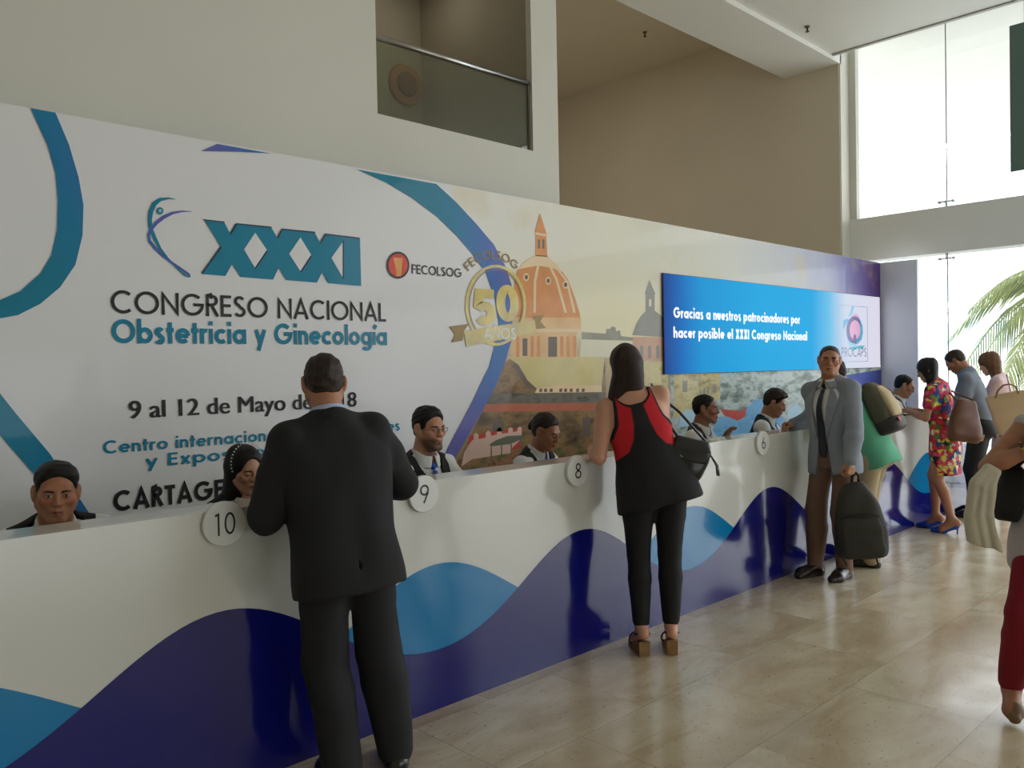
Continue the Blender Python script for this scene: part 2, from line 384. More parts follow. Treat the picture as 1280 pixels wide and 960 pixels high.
# ================================================================== LETTERING (own geometric stroke alphabet)
def arc(cx, cy, rx, ry, a0, a1, n=18):
    return [(cx + rx * math.cos(math.radians(a0 + (a1 - a0) * k / n)), cy + ry * math.sin(math.radians(a0 + (a1 - a0) * k / n))) for k in range(n + 1)]
def glyph(c, w):
    """(strokes, advance width); cap height 1, stroke weight w"""
    h = w / 2; X = 0.68; B = 1.04; D = -0.30
    r = X / 2 - h; ox = X / 2; oy = X / 2                       # round lower-case bowl
    bowl = arc(ox, oy, r, r, 0, 360, 28)
    if c == ' ': return [], 0.30
    if c == 'a': return [bowl, [(X - h, 0), (X - h, X)]], X
    if c == 'b': return [bowl, [(h, 0), (h, B)]], X
    if c == 'c': return [arc(ox, oy, r, r, 48, 312)], X * 0.84
    if c == 'd': return [bowl, [(X - h, 0), (X - h, B)]], X
    if c == 'e': return [[(h, oy), (X - h, oy)], arc(ox, oy, r, r, 0, 315)], X * 0.97
    if c == 'g': return [bowl, [(X - h, X), (X - h, D + r * 0.75 + h)], arc(ox, D + r * 0.75 + h, r, r * 0.75, 0, -150, 12)], X
    if c == 'h': return [[(h, 0), (h, B)], arc(0.29, X - 0.29 + 0 * h, 0.29 - h, 0.29 - h, 180, 0, 12) + [(0.58 - h, 0)]], 0.58
    if c in 'iíj': 
        s = [[(h, 0), (h, X)]]
        s.append([(h - 0.0, X + 0.16), (h + 0.14, X + 0.36)] if c == 'í' else [(h, X + 0.14), (h, X + 0.14 + max(w, .1))])
        return s, w
    if c == 'l': return [[(h, 0), (h, B)]], w
    if c == 'n': return [[(h, 0), (h, X)], arc(0.28, X - 0.28, 0.28 - h, 0.28 - h, 180, 0, 12) + [(0.56 - h, 0)]], 0.56
    if c == 'o': return [bowl], X
    if c == 'p': return [bowl, [(h, D), (h, X)]], X
    if c == 'r': return [[(h, 0), (h, X)], arc(0.27, X - 0.27, 0.27 - h, 0.27 - h, 180, 65, 9)], 0.36
    if c == 's': return [arc(0.23, X * 0.74, 0.22 - h, X * 0.26 - h * 0.8, 25, 250, 12) + arc(0.23, X * 0.26, 0.23 - h, X * 0.26 - h * 0.5, 70, -155, 12)], 0.46
    if c == 't': return [[(0.17, 0), (0.17, 0.92)], [(0, X - h), (0.34, X - h)]], 0.34
    if c == 'u': return [[(h, X), (h, 0.28)] + arc(0.28, 0.28, 0.28 - h, 0.28 - h, 180, 360, 12) + [(0.56 - h, X)]], 0.56
    if c == 'v': return [[(h * .8, X), (0.29, h * .6), (0.58 - h * .8, X)]], 0.58
    if c == 'x': return [[(h, 0), (0.56 - h, X)], [(h, X), (0.56 - h, 0)]], 0.56
    if c == 'y': return [[(h * .8, X), (0.31, 0.02)], [(0.60 - h * .8, X), (0.18, D)]], 0.60
    if c == 'A': return [[(h * .7, 0), (0.39, 1 - h * .6), (0.78 - h * .7, 0)], [(0.17, 0.30), (0.61, 0.30)]], 0.78
    if c == 'C': return [arc(0.48, 0.5, 0.48 - h, 0.5 - h, 48, 312, 26)], 0.84
    if c == 'E': return [[(0.5, 1 - h), (h, 1 - h), (h, h), (0.5, h)], [(h, 0.52), (0.47, 0.52)]], 0.52
    if c == 'F': return [[(0.5, 1 - h), (h, 1 - h), (h, 0)], [(h, 0.5), (0.46, 0.5)]], 0.50
    if c == 'G': return [arc(0.5, 0.5, 0.5 - h, 0.5 - h, 45, 360, 28) + [(0.54, 0.5)]], 1.0
    if c == 'I': return [[(h, 0), (h, 1)]], w
    if c == 'L': return [[(h, 1), (h, h), (0.46, h)]], 0.47
    if c in 'NÑ':
        s = [[(h, 0), (h, 1 - h * 1.2), (0.74 - h, h * 1.2), (0.74 - h, 1)]]
        if c == 'Ñ': s.append([(0.16, 1.1), (0.3, 1.17), (0.45, 1.1), (0.58, 1.17)])
        return s, 0.74
    if c == 'O': return [arc(0.5, 0.5, 0.5 - h, 0.5 - h, 0, 360, 34)], 1.0
    if c == 'P': return [[(h, 0), (h, 1 - h), (0.28, 1 - h)] + arc(0.28, 0.73, 0.27 - h, 0.27 - h, 90, -90, 12) + [(h, 0.46 + h)]], 0.55
    if c == 'R': return [[(h, 0), (h, 1 - h), (0.28, 1 - h)] + arc(0.28, 0.73, 0.27 - h, 0.27 - h, 90, -90, 12) + [(h, 0.46 + h)], [(0.27, 0.48), (0.56 - h * .5, 0)]], 0.57
    if c == 'S': return [arc(0.28, 0.75, 0.26 - h, 0.25 - h, 28, 255, 14) + arc(0.28, 0.26, 0.28 - h, 0.26 - h, 75, -155, 14)], 0.56
    if c == 'T': return [[(0, 1 - h), (0.52, 1 - h)], [(0.26, 0), (0.26, 1)]], 0.52
    if c == 'X': return [[(h, 0), (0.62 - h, 1)], [(h, 1), (0.62 - h, 0)]], 0.62
    if c == '0': return [arc(0.3, 0.5, 0.3 - h, 0.5 - h, 0, 360, 30)], 0.60
    if c == '1': return [[(0.02, 0.9), (0.2, 0.96), (0.2, 0)]], 0.30
    if c == '6': return [arc(0.3, 0.3, 0.3 - h, 0.3 - h, 0, 360, 26), [(0.05, 0.42), (0.36, 1)]], 0.60
    if c == '8': return [arc(0.29, 0.27, 0.29 - h, 0.27 - h, 0, 360, 26), arc(0.29, 0.76, 0.23 - h, 0.24 - h, 0, 360, 26)], 0.58
    if c == '9': return [arc(0.3, 0.7, 0.3 - h, 0.3 - h, 0, 360, 26), [(0.55, 0.58), (0.24, 0)]], 0.60
    if c == '5': return [[(0.56, 1 - h), (0.14, 1 - h), (0.11, 0.56)] + arc(0.28, 0.33, 0.32 - h, 0.33 - h, 115, -140, 18)], 0.60
    return [], 0.3
def stroke(pts, w):
    """ribbon quads of width w along a polyline (2-D)"""
    pts = [Vector(p) for p in pts]
    closed = (pts[0] - pts[-1]).length < 1e-5
    n = len(pts); L = []; R = []
    for k in range(n):
        a = pts[k - 1] if k else (pts[-2] if closed else None)
        b = pts[k + 1] if k < n - 1 else (pts[1] if closed else None)
        d1 = (pts[k] - a).normalized() if a is not None else None
        d2 = (b - pts[k]).normalized() if b is not None else None
        d1 = d1 if d1 is not None else d2; d2 = d2 if d2 is not None else d1
        t = d1 + d2; t = d2 if t.length < 1e-4 else t.normalized()
        nrm = Vector((-t.y, t.x)); sc = 1 / max(0.42, nrm.dot(Vector((-d2.y, d2.x))))
        L.append(pts[k] + nrm * (w / 2 * sc)); R.append(pts[k] - nrm * (w / 2 * sc))
    return L, R
def text_mesh(mb, txt, m, x0, x1, z, capz, w, y, gap=0.10, zslope=0.0, arcfn=None):
    """lettering lying in the plane Y=y between x0 and x1 on baseline z"""
    adv = 0; items = []
    for ch in txt:
        s, a = glyph(ch, w); items.append((adv, s)); adv += a + gap
    sx = (x1 - x0) / (adv - gap)
    mi = mb.slot(m)
    for off, s in items:
        for si, st in enumerate(s):
            L, R = stroke(st, w); yy = y - 0.0003 * si
            def tr(p):
                if arcfn: return arcfn(p.x + off, p.y, adv - gap, yy)
                return (x0 + (p.x + off) * sx, yy, z + p.y * capz)
            a = [mb.bm.verts.new(tr(p)) for p in L]; b = [mb.bm.verts.new(tr(p)) for p in R]
            for k in range(len(a) - 1):
                mb.bm.faces.new([a[k], b[k], b[k + 1], a[k + 1]]).material_index = mi
    return mb
def font_mesh(name, txt, m, x0, x1, z, cap, y, parent, bold=0.0):
    """built-in font outline turned into a flat mesh"""
    cu = bpy.data.curves.new(name, 'FONT'); cu.body = txt; cu.size = 1; cu.resolution_u = 4
    o = bpy.data.objects.new(name, cu); COL.objects.link(o)
    me = bpy.data.meshes.new_from_object(o.evaluated_get(bpy.context.evaluated_depsgraph_get()))
    bpy.data.objects.remove(o); bpy.data.curves.remove(cu)
    co = np.empty(len(me.vertices) * 3, np.float32); me.vertices.foreach_get('co', co); co = co.reshape(-1, 3)
    lo, hi = co.min(0), co.max(0)
    capref = 0.729
    if bold:
        nv = len(co); bm = bmesh.new()
        for k_, dx in enumerate((-bold, 0, bold)):
            c_ = bm.verts.__len__(); bm.from_mesh(me); bm.verts.ensure_lookup_table()
            for v in bm.verts[c_:]: v.co.x += dx; v.co.z += 0.0002 * k_
        bm.to_mesh(me); bm.free(); co = np.empty(len(me.vertices) * 3, np.float32); me.vertices.foreach_get('co', co); co = co.reshape(-1, 3); lo, hi = co.min(0), co.max(0)
    out = np.stack([x0 + (co[:, 0] - lo[0]) * (x1 - x0) / (hi[0] - lo[0]), y - co[:, 2], z + co[:, 1] * cap / capref], 1)
    me.vertices.foreach_set('co', out.astype(np.float32).ravel()); me.update()
    me.materials.clear()
    return link_mesh(name, me, m, parent)

# ================================================================== PRINTED BANNER WALL
YB = 4.39; XB1 = 10.895; ZB = 2.893
def K(rgb, k=1.38): return tuple(min(250, v * k) for v in rgb)
def vinyl(name, rgb, noise=None): return mat(name, rgb, 0.5, coat=0.14, spec=0.25, noise=noise)
V_WHITE = vinyl('white banner vinyl', (236, 235, 236))
def ribbon_mat():
    m, n, l, b = _new('teal to blue ribbon print')
    tc = n.new('ShaderNodeTexCoord'); t = n.new('ShaderNodeTexNoise'); t.inputs['Scale'].default_value = 0.75; t.inputs['Detail'].default_value = 0
    l.new(tc.outputs['Object'], t.inputs['Vector'])
    r = ramp(n, [(0.40, (0, 128, 158)), (0.52, (14, 126, 172)), (0.62, (58, 110, 186)), (0.70, (104, 104, 180))]); l.new(t.outputs['Fac'], r.inputs['Fac'])
    l.new(r.outputs[0], b.inputs['Base Color']); b.inputs['Roughness'].default_value = 0.5; b.inputs['Coat Weight'].default_value = 0.16; b.inputs['Specular IOR Level'].default_value = 0.25
    return m
V_RIB = ribbon_mat()
V_TEAL = vinyl('teal lettering vinyl', (10, 132, 164)); V_INK = vinyl('black lettering vinyl', (38, 38, 40)); V_SHADOW = vinyl('navy letter edge', (40, 44, 70))
def sky_print():
    """printed city sky: cream at the left, pale grey blue, then purple at the far right; hazy yellow lower down"""
    m, n, l, b = _new('printed city sky')
    tc = n.new('ShaderNodeTexCoord'); sx = n.new('ShaderNodeSeparateXYZ'); l.new(tc.outputs['Object'], sx.inputs[0])
    nz = n.new('ShaderNodeTexNoise'); nz.inputs['Scale'].default_value = 1.1; nz.inputs['Detail'].default_value = 5; l.new(tc.outputs['Object'], nz.inputs['Vector'])
    def warp(s, amt):
        a = n.new('ShaderNodeMath'); a.operation = 'MULTIPLY_ADD'; l.new(nz.outputs['Fac'], a.inputs[0]); a.inputs[1].default_value = amt; l.new(s, a.inputs[2]); return a.outputs[0]
    fx = maprange(n, l, warp(sx.outputs['X'], 0.9), 4.2, 11.3)
    top = ramp(n, [(0.0, (238, 236, 228)), (0.25, (232, 228, 206)), (0.5, (225, 225, 218)), (0.72, (196, 200, 214)), (0.86, (130, 128, 180)), (0.95, (96, 66, 140))])
    midr = ramp(n, [(0.0, (236, 230, 208)), (0.25, (234, 224, 180)), (0.5, (226, 220, 186)), (0.75, (190, 196, 200)), (0.9, (130, 120, 180)), (0.98, (84, 70, 160))])
    low = ramp(n, [(0.0, (168, 140, 100)), (0.3, (176, 160, 118)), (0.42, (150, 158, 140)), (0.6, (148, 172, 172)), (0.8, (120, 150, 190)), (0.93, (66, 82, 160))])
    for r in (top, midr, low): l.new(fx, r.inputs['Fac'])
    a = n.new('ShaderNodeMix'); a.data_type = 'RGBA'; l.new(maprange(n, l, warp(sx.outputs['Z'], 0.3), 2.15, 2.75), a.inputs[0]); l.new(midr.outputs[0], a.inputs[6]); l.new(top.outputs[0], a.inputs[7])
    c = n.new('ShaderNodeMix'); c.data_type = 'RGBA'; l.new(maprange(n, l, warp(sx.outputs['Z'], 0.2), 1.72, 1.98), c.inputs[0]); l.new(low.outputs[0], c.inputs[6]); l.new(a.outputs[2], c.inputs[7])
    # soft yellow clouds
    n2 = n.new('ShaderNodeTexNoise'); n2.inputs['Scale'].default_value = 1.9; n2.inputs['Detail'].default_value = 3; l.new(tc.outputs['Object'], n2.inputs['Vector'])
    d = n.new('ShaderNodeMix'); d.data_type = 'RGBA'; l.new(maprange(n, l, n2.outputs['Fac'], 0.56, 0.72, 0, 0.35), d.inputs[0]); l.new(c.outputs[2], d.inputs[6]); d.inputs[7].default_value = (*lin((226, 200, 120)), 1)
    l.new(d.outputs[2], b.inputs['Base Color']); b.inputs['Roughness'].default_value = 0.5; b.inputs['Coat Weight'].default_value = 0.16; b.inputs['Specular IOR Level'].default_value = 0.25
    return m
V_SKY = sky_print()
def blotch(name, cols, scale):
    m, n, l, b = _new(name)
    tc = n.new('ShaderNodeTexCoord'); mp = n.new('ShaderNodeMapping'); mp.inputs['Scale'].default_value = (1, 1, 2.2); l.new(tc.outputs['Object'], mp.inputs[0])
    t = n.new('ShaderNodeTexNoise'); t.inputs['Scale'].default_value = scale; t.inputs['Detail'].default_value = 6; t.inputs['Roughness'].default_value = 0.65; l.new(mp.outputs[0], t.inputs['Vector'])
    r = ramp(n, [(0.3 + 0.4 * k / (len(cols) - 1), c) for k, c in enumerate(cols)]); l.new(t.outputs['Fac'], r.inputs['Fac'])
    l.new(r.outputs[0], b.inputs['Base Color']); b.inputs['Roughness'].default_value = 0.5; b.inputs['Coat Weight'].default_value = 0.16; b.inputs['Specular IOR Level'].default_value = 0.25
    return m

ban = empty('printed_banner_wall', (0, 0, 0))
tag(ban, 'long white printed congress banner wall with city panorama behind the counter', 'banner')
MB().box((-1.6, YB, 0), (XB1, YB + 0.06, ZB), V_WHITE).build('panel', ban)
_pp = [0]
def PX(pts, lay=1):
    """photo points on the printed face, as places on the real banner plane"""
    return [(lambda q: (q[0], YB - 0.00035 * lay, min(q[1], ZB - 0.001)))(on_y(x, y, YB)) for x, y in pts]
# --- panorama print
city = MB()
arc_out = [(446, 212), (545, 230), (570, 253), (595, 280), (617, 306), (632, 334), (639, 356), (641, 388), (639, 425), (632, 450), (620, 481), (604, 511), (590, 536), (569, 572), (550, 606), (525, 650)]
sky_pts = [(560, 231)] + arc_out[2:] + [(560, 700)]
_s = PX(sky_pts, 1)
city.poly(_s + [(XB1, YB - 0.0007, 0.02), (XB1, YB - 0.0007, ZB - 0.001)], V_SKY)
def cp(pts, m, lay): city.poly(PX(pts, lay), m)
C_DOME = vinyl('print orange dome', (224, 150, 86), (7, 0.1)); C_RIB = vinyl('print pale rib', (240, 212, 168)); C_LANT = vinyl('print lantern', (222, 146, 76), (9, 0.1))
C_DRUM = vinyl('print drum', (232, 190, 134), (6, 0.1)); C_DK = vinyl('print dark opening', (112, 96, 84)); C_ROOF = vinyl('print yellow roof', (216, 200, 138), (3, 0.08))
C_BRN = blotch('print brown masonry', [(56, 42, 28), (110, 86, 54), (156, 122, 76), (84, 68, 44)], 3.2)
C_BAND = blotch('print dark parapet', [(62, 60, 56), (120, 112, 96), (90, 84, 72)], 6); C_RED = vinyl('print red band', (190, 106, 76), (5, 0.12))
C_PINK = vinyl('print pink wall', (226, 190, 172), (4, 0.06)); C_GRN = blotch('print market greens', [(52, 60, 40), (110, 110, 64), (170, 120, 84), (84, 70, 50)], 7)
C_AWN = vinyl('print green awning', (106, 112, 90)); C_GREY = vinyl('print grey dome', (146, 144, 134), (6, 0.1)); C_PKD = vinyl('print rose drum', (206, 160, 134), (6, 0.08))
C_LAND = vinyl('print far shore', (150, 148, 128), (8, 0.15)); C_SEA = vinyl('print pale sea', (226, 220, 192), (3, 0.03)); C_RRF = vinyl('print red roof', (196, 66, 52), (6, 0.15))
C_CHU = blotch('print yellow church', [(150, 132, 92), (214, 200, 142), (190, 176, 124)], 4); C_AER = blotch('print aerial view', [(70, 84, 76), (132, 146, 136), (196, 208, 204), (110, 128, 118)], 4.5)
C_BLU = blotch('print blue water', [(70, 132, 190), (120, 184, 226), (100, 160, 206)], 4); C_PAL = vinyl('print pale blue roof', (176, 212, 232))
cp([(727, 424), (835, 430), (835, 446), (724, 447)], C_SEA, 2)
cp([(727, 415), (757, 417), (758, 411), (763, 411), (764, 408), (769, 409), (770, 414), (775, 413), (776, 420), (792, 422), (792, 426), (727, 424)], C_LAND, 3)
cp([(612, 499), (628, 455), (640, 447), (756, 447), (760, 570), (745, 600), (560, 600), (580, 560), (600, 520)], C_BRN, 2)          # cathedral masonry
cp([(634, 446), (756, 446), (752, 482), (697, 481), (671, 486), (659, 475), (648, 456)], C_ROOF, 3)
cp([(640, 452), (648, 456), (659, 475), (671, 486), (668, 489), (655, 480)], C_DK, 4)
cp([(671, 486), (697, 481), (752, 482), (752, 491), (668, 492)], C_RIB, 3)
for _x in (674, 680, 687, 699, 705, 712, 720, 727): cp([(_x, 486), (_x + 3.6, 485.5), (_x + 3.6, 490), (_x, 490)], C_DK, 4)
cp([(609, 499), (614, 492), (756, 490), (756, 503), (607, 505)], C_BAND, 4)
cp([(606, 505), (756, 503), (756, 513), (600, 515)], C_RED, 4)
cp([(615, 527), (629, 526), (630, 539), (616, 540)], C_DK, 4); cp([(728, 522), (738, 521), (738, 545), (728, 546)], C_DK, 4)
cp([(586, 545), (612, 540), (652, 534), (652, 560), (584, 575)], C_RRF, 3)
_t = [(588, 553), (592, 549), (592, 543), (595, 541), (598, 543), (598, 549), (607, 547), (607, 541), (610, 538), (613, 540), (614, 545), (621, 543), (621, 537), (624, 534), (627, 536), (627, 542), (635, 541), (635, 536), (638, 534), (641, 536), (641, 540), (646, 539), (647, 535), (650, 533), (652, 535), (652, 548), (640, 560), (640, 590), (575, 590), (580, 566)]
cp(_t, C_PINK, 4)
cp([(575, 584), (590, 574), (640, 566), (700, 560), (760, 548), (770, 556), (770, 600), (560, 620)], C_GRN, 5)
cp([(611, 556), (620, 550), (634, 545), (652, 544), (654, 548), (638, 555), (614, 558)], C_AWN, 6)
for _x, _a, _b in ((613, 558, 576), (626, 556, 572), (638, 555, 569), (650, 548, 562)): cp([(_x, _a), (_x + 1.6, _a), (_x + 1.6, _b), (_x, _b)], C_AWN, 6)
# great orange dome
cp([(638, 446), (639, 420), (644, 408), (641, 396), (646, 387), (722, 387), (726, 398), (726, 411), (720, 420), (722, 447)], C_DRUM, 5)
for _x in (645, 663, 671, 700, 708, 716): cp([(_x, 420), (_x + 4, 420.5), (_x + 4, 446), (_x, 446)], C_DOME, 6)
cp([(653, 423), (659, 423), (659, 445), (653, 445)], C_DK, 6); cp([(685, 421), (696, 421), (696, 446), (685, 446)], C_DK, 6)
cp([(640, 411), (726, 411), (725, 415), (640, 415)], C_RIB, 6); cp([(644, 390), (724, 390), (725, 397), (643, 397)], C_DOME, 6)
cp([(644, 390), (642, 370), (643, 350), (647, 337), (655, 327), (669, 319), (684, 320), (698, 333), (710, 350), (718, 371), (724, 391)], C_DOME, 7)
cp([(647, 337), (655, 327), (669, 319), (684, 320), (698, 333), (703, 340), (690, 335), (672, 332), (656, 335)], C_RIB, 8)
for _c3 in (((673, 322), (667, 350), (666, 391)), ((680, 322), (694, 350), (705, 391)), ((687, 326), (707, 352), (716, 391))):
    for (_xa, _ya), (_xb, _yb) in zip(_c3, _c3[1:]): cp([(_xa, _ya), (_xa + 3, _ya), (_xb + 3.4, _yb), (_xb, _yb)], C_RIB, 8.5)
for _x, _y in ((657.5, 346.5), (685, 351), (706.5, 356)):
    cp(arc(_x, _y, 3.6, 5, 0, 360, 14)[:-1], C_RIB, 9); cp(arc(_x, _y, 2.1, 3, 0, 360, 12)[:-1], C_DK, 10)
cp([(669, 320), (669.5, 292), (668, 291), (674.5, 266), (683.5, 294), (682.5, 295), (684, 321)], C_LANT, 8)
cp([(668, 290), (684, 293), (684, 296), (668, 293)], C_RIB, 9)
for _x in (672, 677.5): cp([(_x, 299), (_x + 2.6, 299.5), (_x + 2.6, 311), (_x, 310.5)], C_DK, 9)
# second grey dome beside the screen
cp([(791, 421), (835, 422), (835, 470), (788, 470)], C_PKD, 4)
for _x in (800, 810, 820): cp([(_x, 432), (_x + 4, 432), (_x + 4, 448), (_x, 448)], C_GREY, 5)
cp([(788, 450), (835, 452), (835, 500), (780, 500)], C_CHU, 5)
cp([(790, 419), (795, 405), (801, 395), (808, 388), (818, 388), (828, 396), (836, 408), (836, 422)], C_GREY, 6)
cp([(807, 389), (807, 368), (806, 367), (811.5, 350), (819, 367.5), (818, 368.5), (818, 389)], C_GREY, 7)
cp([(811, 374), (814, 374), (814, 383), (811, 383)], C_SEA, 8)
# aerial view of roofs and water below the screen
cp([(838, 466), (1101, 456), (1101, 640), (838, 640)], C_AER, 3)
cp([(842, 468), (871, 467), (872, 520), (842, 522)], C_CHU, 4); cp([(872, 467), (900, 466), (900, 500), (872, 503)], C_CHU, 4)
for _x, _y, _w, _h in ((853, 476, 6, 14), (874, 486, 2, 8), (879, 485, 2, 8), (884, 484, 2, 8), (891, 481, 4, 10)): cp([(_x, _y), (_x + _w, _y), (_x + _w, _y + _h), (_x, _y + _h)], C_GREY, 5)
cp([(850, 521), (858, 511), (870, 515), (871, 532), (848, 534)], C_PAL, 5)
cp([(890, 540), (898, 521), (922, 521), (931, 513), (944, 499), (962, 499), (970, 512), (985, 530), (980, 560), (880, 560)], C_BLU, 5)
cp([(900, 511), (926, 514), (933, 509), (931, 521), (922, 526), (905, 519)], C_RRF, 6)
cp([(984, 515), (995, 503), (1003, 512), (1004, 528), (984, 530)], C_PAL, 6)
V_PURP = vinyl('print deep blue', (62, 78, 158), (2.5, 0.2))
cp([(1050, 470), (1101, 462), (1101, 640), (1046, 640)], V_PURP, 4)
city.build('panorama_print', ban)
# --- ribbons
rib = MB()
def rp(pts, lay=12): rib.poly(PX(pts, lay), V_RIB)
rp([(69, 140), (86, 181), (98, 222), (104, 256), (103, 294), (94, 331), (75, 359), (50, 380), (22, 394), (0, 398), (-50, 392), (-50, 366), (0, 375), (25, 364), (50, 342), (64, 319), (71, 287), (72, 250), (69, 216), (59, 181), (38, 134)])
rp([(-50, 436), (0, 492), (19, 516), (62, 567), (94, 615), (125, 662), (160, 720), (130, 720), (98, 662), (60, 614), (41, 591), (0, 544), (-50, 489)])
rp([(251, 189), (271, 180), (338, 192), (300, 190)])
rp(arc_out[:-2] + [(560, 590), (545, 585), (557, 565), (572, 536), (590, 502), (604, 472), (611, 459), (618, 431), (623, 403), (618, 372), (607, 341), (589, 316), (570, 294), (545, 270), (514, 247), (482, 228)])
rib.build('ribbon_graphic', ban)
# --- lettering
YL = YB - 0.0048
lt = MB()
def tx(txt, m, xa, xb, ya, capz, w, gap=0.1):
    a = on_y(xa, ya[0], YL); b_ = on_y(xb, ya[1], YL)
    text_mesh(lt, txt, m, a[0], b_[0], (a[1] + b_[1]) / 2, capz, w, YL, gap)
tx('CONGRESO NACIONAL', V_INK, 139, 483, (391, 402.5), 0.118, 0.135, 0.10)
tx('Obstetricia y Ginecología', V_TEAL, 140, 484, (429.5, 431), 0.122, 0.19, 0.075)
_T = lt
tx('Centro internacional de Convenciones', V_TEAL, 129, 500, (558, 545), 0.066, 0.17, 0.11)
tx('y Exposiciones', V_TEAL, 182, 372, (577, 573), 0.066, 0.17, 0.11)
tx('CARTAGENA', V_INK, 142, 318, (635, 622), 0.105, 0.2, 0.10)
tx('FECOLSOG', V_INK, 515, 577, (344, 345), 0.062, 0.15, 0.11)
lt.build('lettering', ban)
_a = on_y(161, 523, YL); _b2 = on_y(446, 507, YL)
font_mesh('lettering', '9 al 12 de Mayo de 2018', V_INK, _a[0], _b2[0], 1.403, 0.095, YL, ban, 0.021)
# heavy XXXI: turquoise face over a navy edge
xx = MB()
def q4(x, y): return (170 + x / 4, 230 + y / 4)
_face = [(340, 180), (440, 192), (472, 255), (500, 200), (675, 218), (708, 275), (728, 227), (892, 243), (922, 300), (945, 252), (1118, 272), (1124, 510), (960, 496), (930, 440), (903, 493), (748, 480), (712, 418), (684, 478), (520, 464), (480, 398), (446, 460), (330, 450), (425, 318)]
_h1 = [(594, 244), (655, 335), (596, 425), (538, 328)]; _h2 = [(820, 268), (876, 360), (824, 443), (764, 350)]; _h3 = [(1036, 284), (1036, 475), (975, 370)]
xx.poly(PX([q4(x, y) for x, y in _face], 14), V_TEAL)
for hh in (_h1, _h2, _h3): xx.poly(PX([q4(x, y) for x, y in hh], 16), V_WHITE)
for e in (((330, 176), (440, 188), (440, 194), (340, 182)), ((472, 255), (468, 248), (498, 196), (504, 202)), ((500, 196), (675, 214), (677, 220), (502, 203)), ((708, 275), (704, 268), (726, 223), (731, 229)), ((728, 223), (892, 239), (894, 246), (730, 230)),
          ((922, 300), (918, 293), (943, 248), (948, 254)), ((945, 248), (1114, 268), (1118, 275), (947, 255)), ((330, 450), (326, 444), (420, 312), (427, 318)), ((596, 425), (591, 420), (650, 332), (657, 336)), ((824, 443), (818, 438), (871, 357), (878, 360)), ((1030, 284), (1037, 284), (1037, 478), (1030, 470))):
    xx.poly(PX([q4(x, y) for x, y in e], 17), V_SHADOW)
xx.build('roman_numeral', ban)
# swimmer-like curl emblem at the left of the numeral
em = MB()
def curl(pts, ws, m, lay):
    P_ = [Vector(q4(*p)) for p in pts]; L = []; R = []
    for k in range(len(P_)):
        d = (P_[min(k + 1, len(P_) - 1)] - P_[max(k - 1, 0)]).normalized(); nn = Vector((-d.y, d.x)) * ws[k] / 8
        L.append(tuple(P_[k] + nn)); R.append(tuple(P_[k] - nn))
    for k in range(len(P_) - 1): em.poly(PX([L[k], R[k], R[k + 1], L[k + 1]], lay), m)
curl([(196, 77), (160, 72), (120, 78), (90, 100), (72, 140), (68, 180), (72, 220), (92, 270), (120, 325), (160, 375), (205, 420), (240, 455), (262, 466)], [2, 10, 18, 24, 24, 20, 18, 18, 12, 8, 8, 8, 4], V_TEAL, 14)
curl([(276, 138), (230, 137), (180, 146), (135, 168), (100, 195), (76, 225), (62, 255), (66, 285), (90, 315), (130, 355), (180, 395), (225, 425), (262, 452), (268, 466)], [2, 8, 14, 18, 18, 16, 14, 14, 14, 12, 10, 10, 12, 8], V_RIB, 15)
em.poly(PX([q4(*p) for p in arc(118, 135, 17, 18, 0, 360, 20)[:-1]], 16), V_TEAL); em.poly(PX([q4(*p) for p in arc(119, 134, 8, 9, 0, 360, 14)[:-1]], 17), vinyl('pale dot', (170, 205, 220)))
em.build('curl_emblem', ban)
# round red badge
bd = MB(); _bc = (497, 331.5)
bd.poly(PX(arc(_bc[0], _bc[1], 14.2, 17, 0, 360, 30)[:-1], 14), V_INK)
bd.poly(PX(arc(_bc[0], _bc[1], 12, 14.4, 0, 360, 30)[:-1], 15), vinyl('badge red', (224, 76, 48), (14, 0.15)))
bd.poly(PX([(491, 322), (503, 323), (501.5, 334), (501, 345), (495, 345), (493.5, 333)], 16), vinyl('badge gold', (242, 170, 92), (20, 0.15)))
bd.build('badge', ban)
# golden fifty-years seal
V_GOLD = mat('gold print', (206, 182, 66), 0.4, coat=0.4, noise=(4.0, 0.28)); V_GOLD2 = vinyl('dark gold print', (158, 130, 70), (6, 0.15)); V_WLT = vinyl('white lettering', (240, 240, 238))
se = MB()
def q5(x, y): return (470 + x / 5.565, 290 + y / 5.565)
def ring5(cx, cy, rx, ry, w, lay, m):
    o = arc(cx, cy, rx, ry, 0, 360, 56); i_ = arc(cx, cy, rx - w, ry - w, 0, 360, 56)
    for k in range(56): se.poly(PX([q5(*o[k]), q5(*o[k + 1]), q5(*i_[k + 1]), q5(*i_[k])], lay), m)
ring5(830, 510, 212, 282, 20, 14, V_GOLD); ring5(830, 510, 186, 252, 5, 14, V_GOLD2)
se.poly(PX([q5(*p) for p in [(505, 658), (640, 640), (610, 690), (600, 755), (520, 770), (548, 712)]], 15), V_GOLD2)
se.poly(PX([q5(*p) for p in [(1085, 588), (1165, 575), (1140, 622), (1180, 668), (1110, 676), (1100, 610)]], 15), V_GOLD2)
se.poly(PX([q5(*p) for p in [(608, 690), (1100, 612), (1112, 700), (625, 797)]], 16), V_GOLD)
_t2 = MB()
def seal_tx(txt, x0, x1, z0, z1, capz, w, m, lay):
    text_mesh(se, txt, m, x0, x1, z0, capz, w, YB - 0.00035 * lay, 0.12)
_p0 = on_y(*q5(748, 755), YB); _p1 = on_y(*q5(972, 742), YB)
seal_tx('AÑOS', _p0[0], _p1[0], (_p0[1] + _p1[1]) / 2 + 0.0, 0, 0.088, 0.17, V_WLT, 18)
_p0 = on_y(*q5(684, 648), YB); _p1 = on_y(*q5(832, 640), YB); _ptop = on_y(*q5(684, 392), YB)
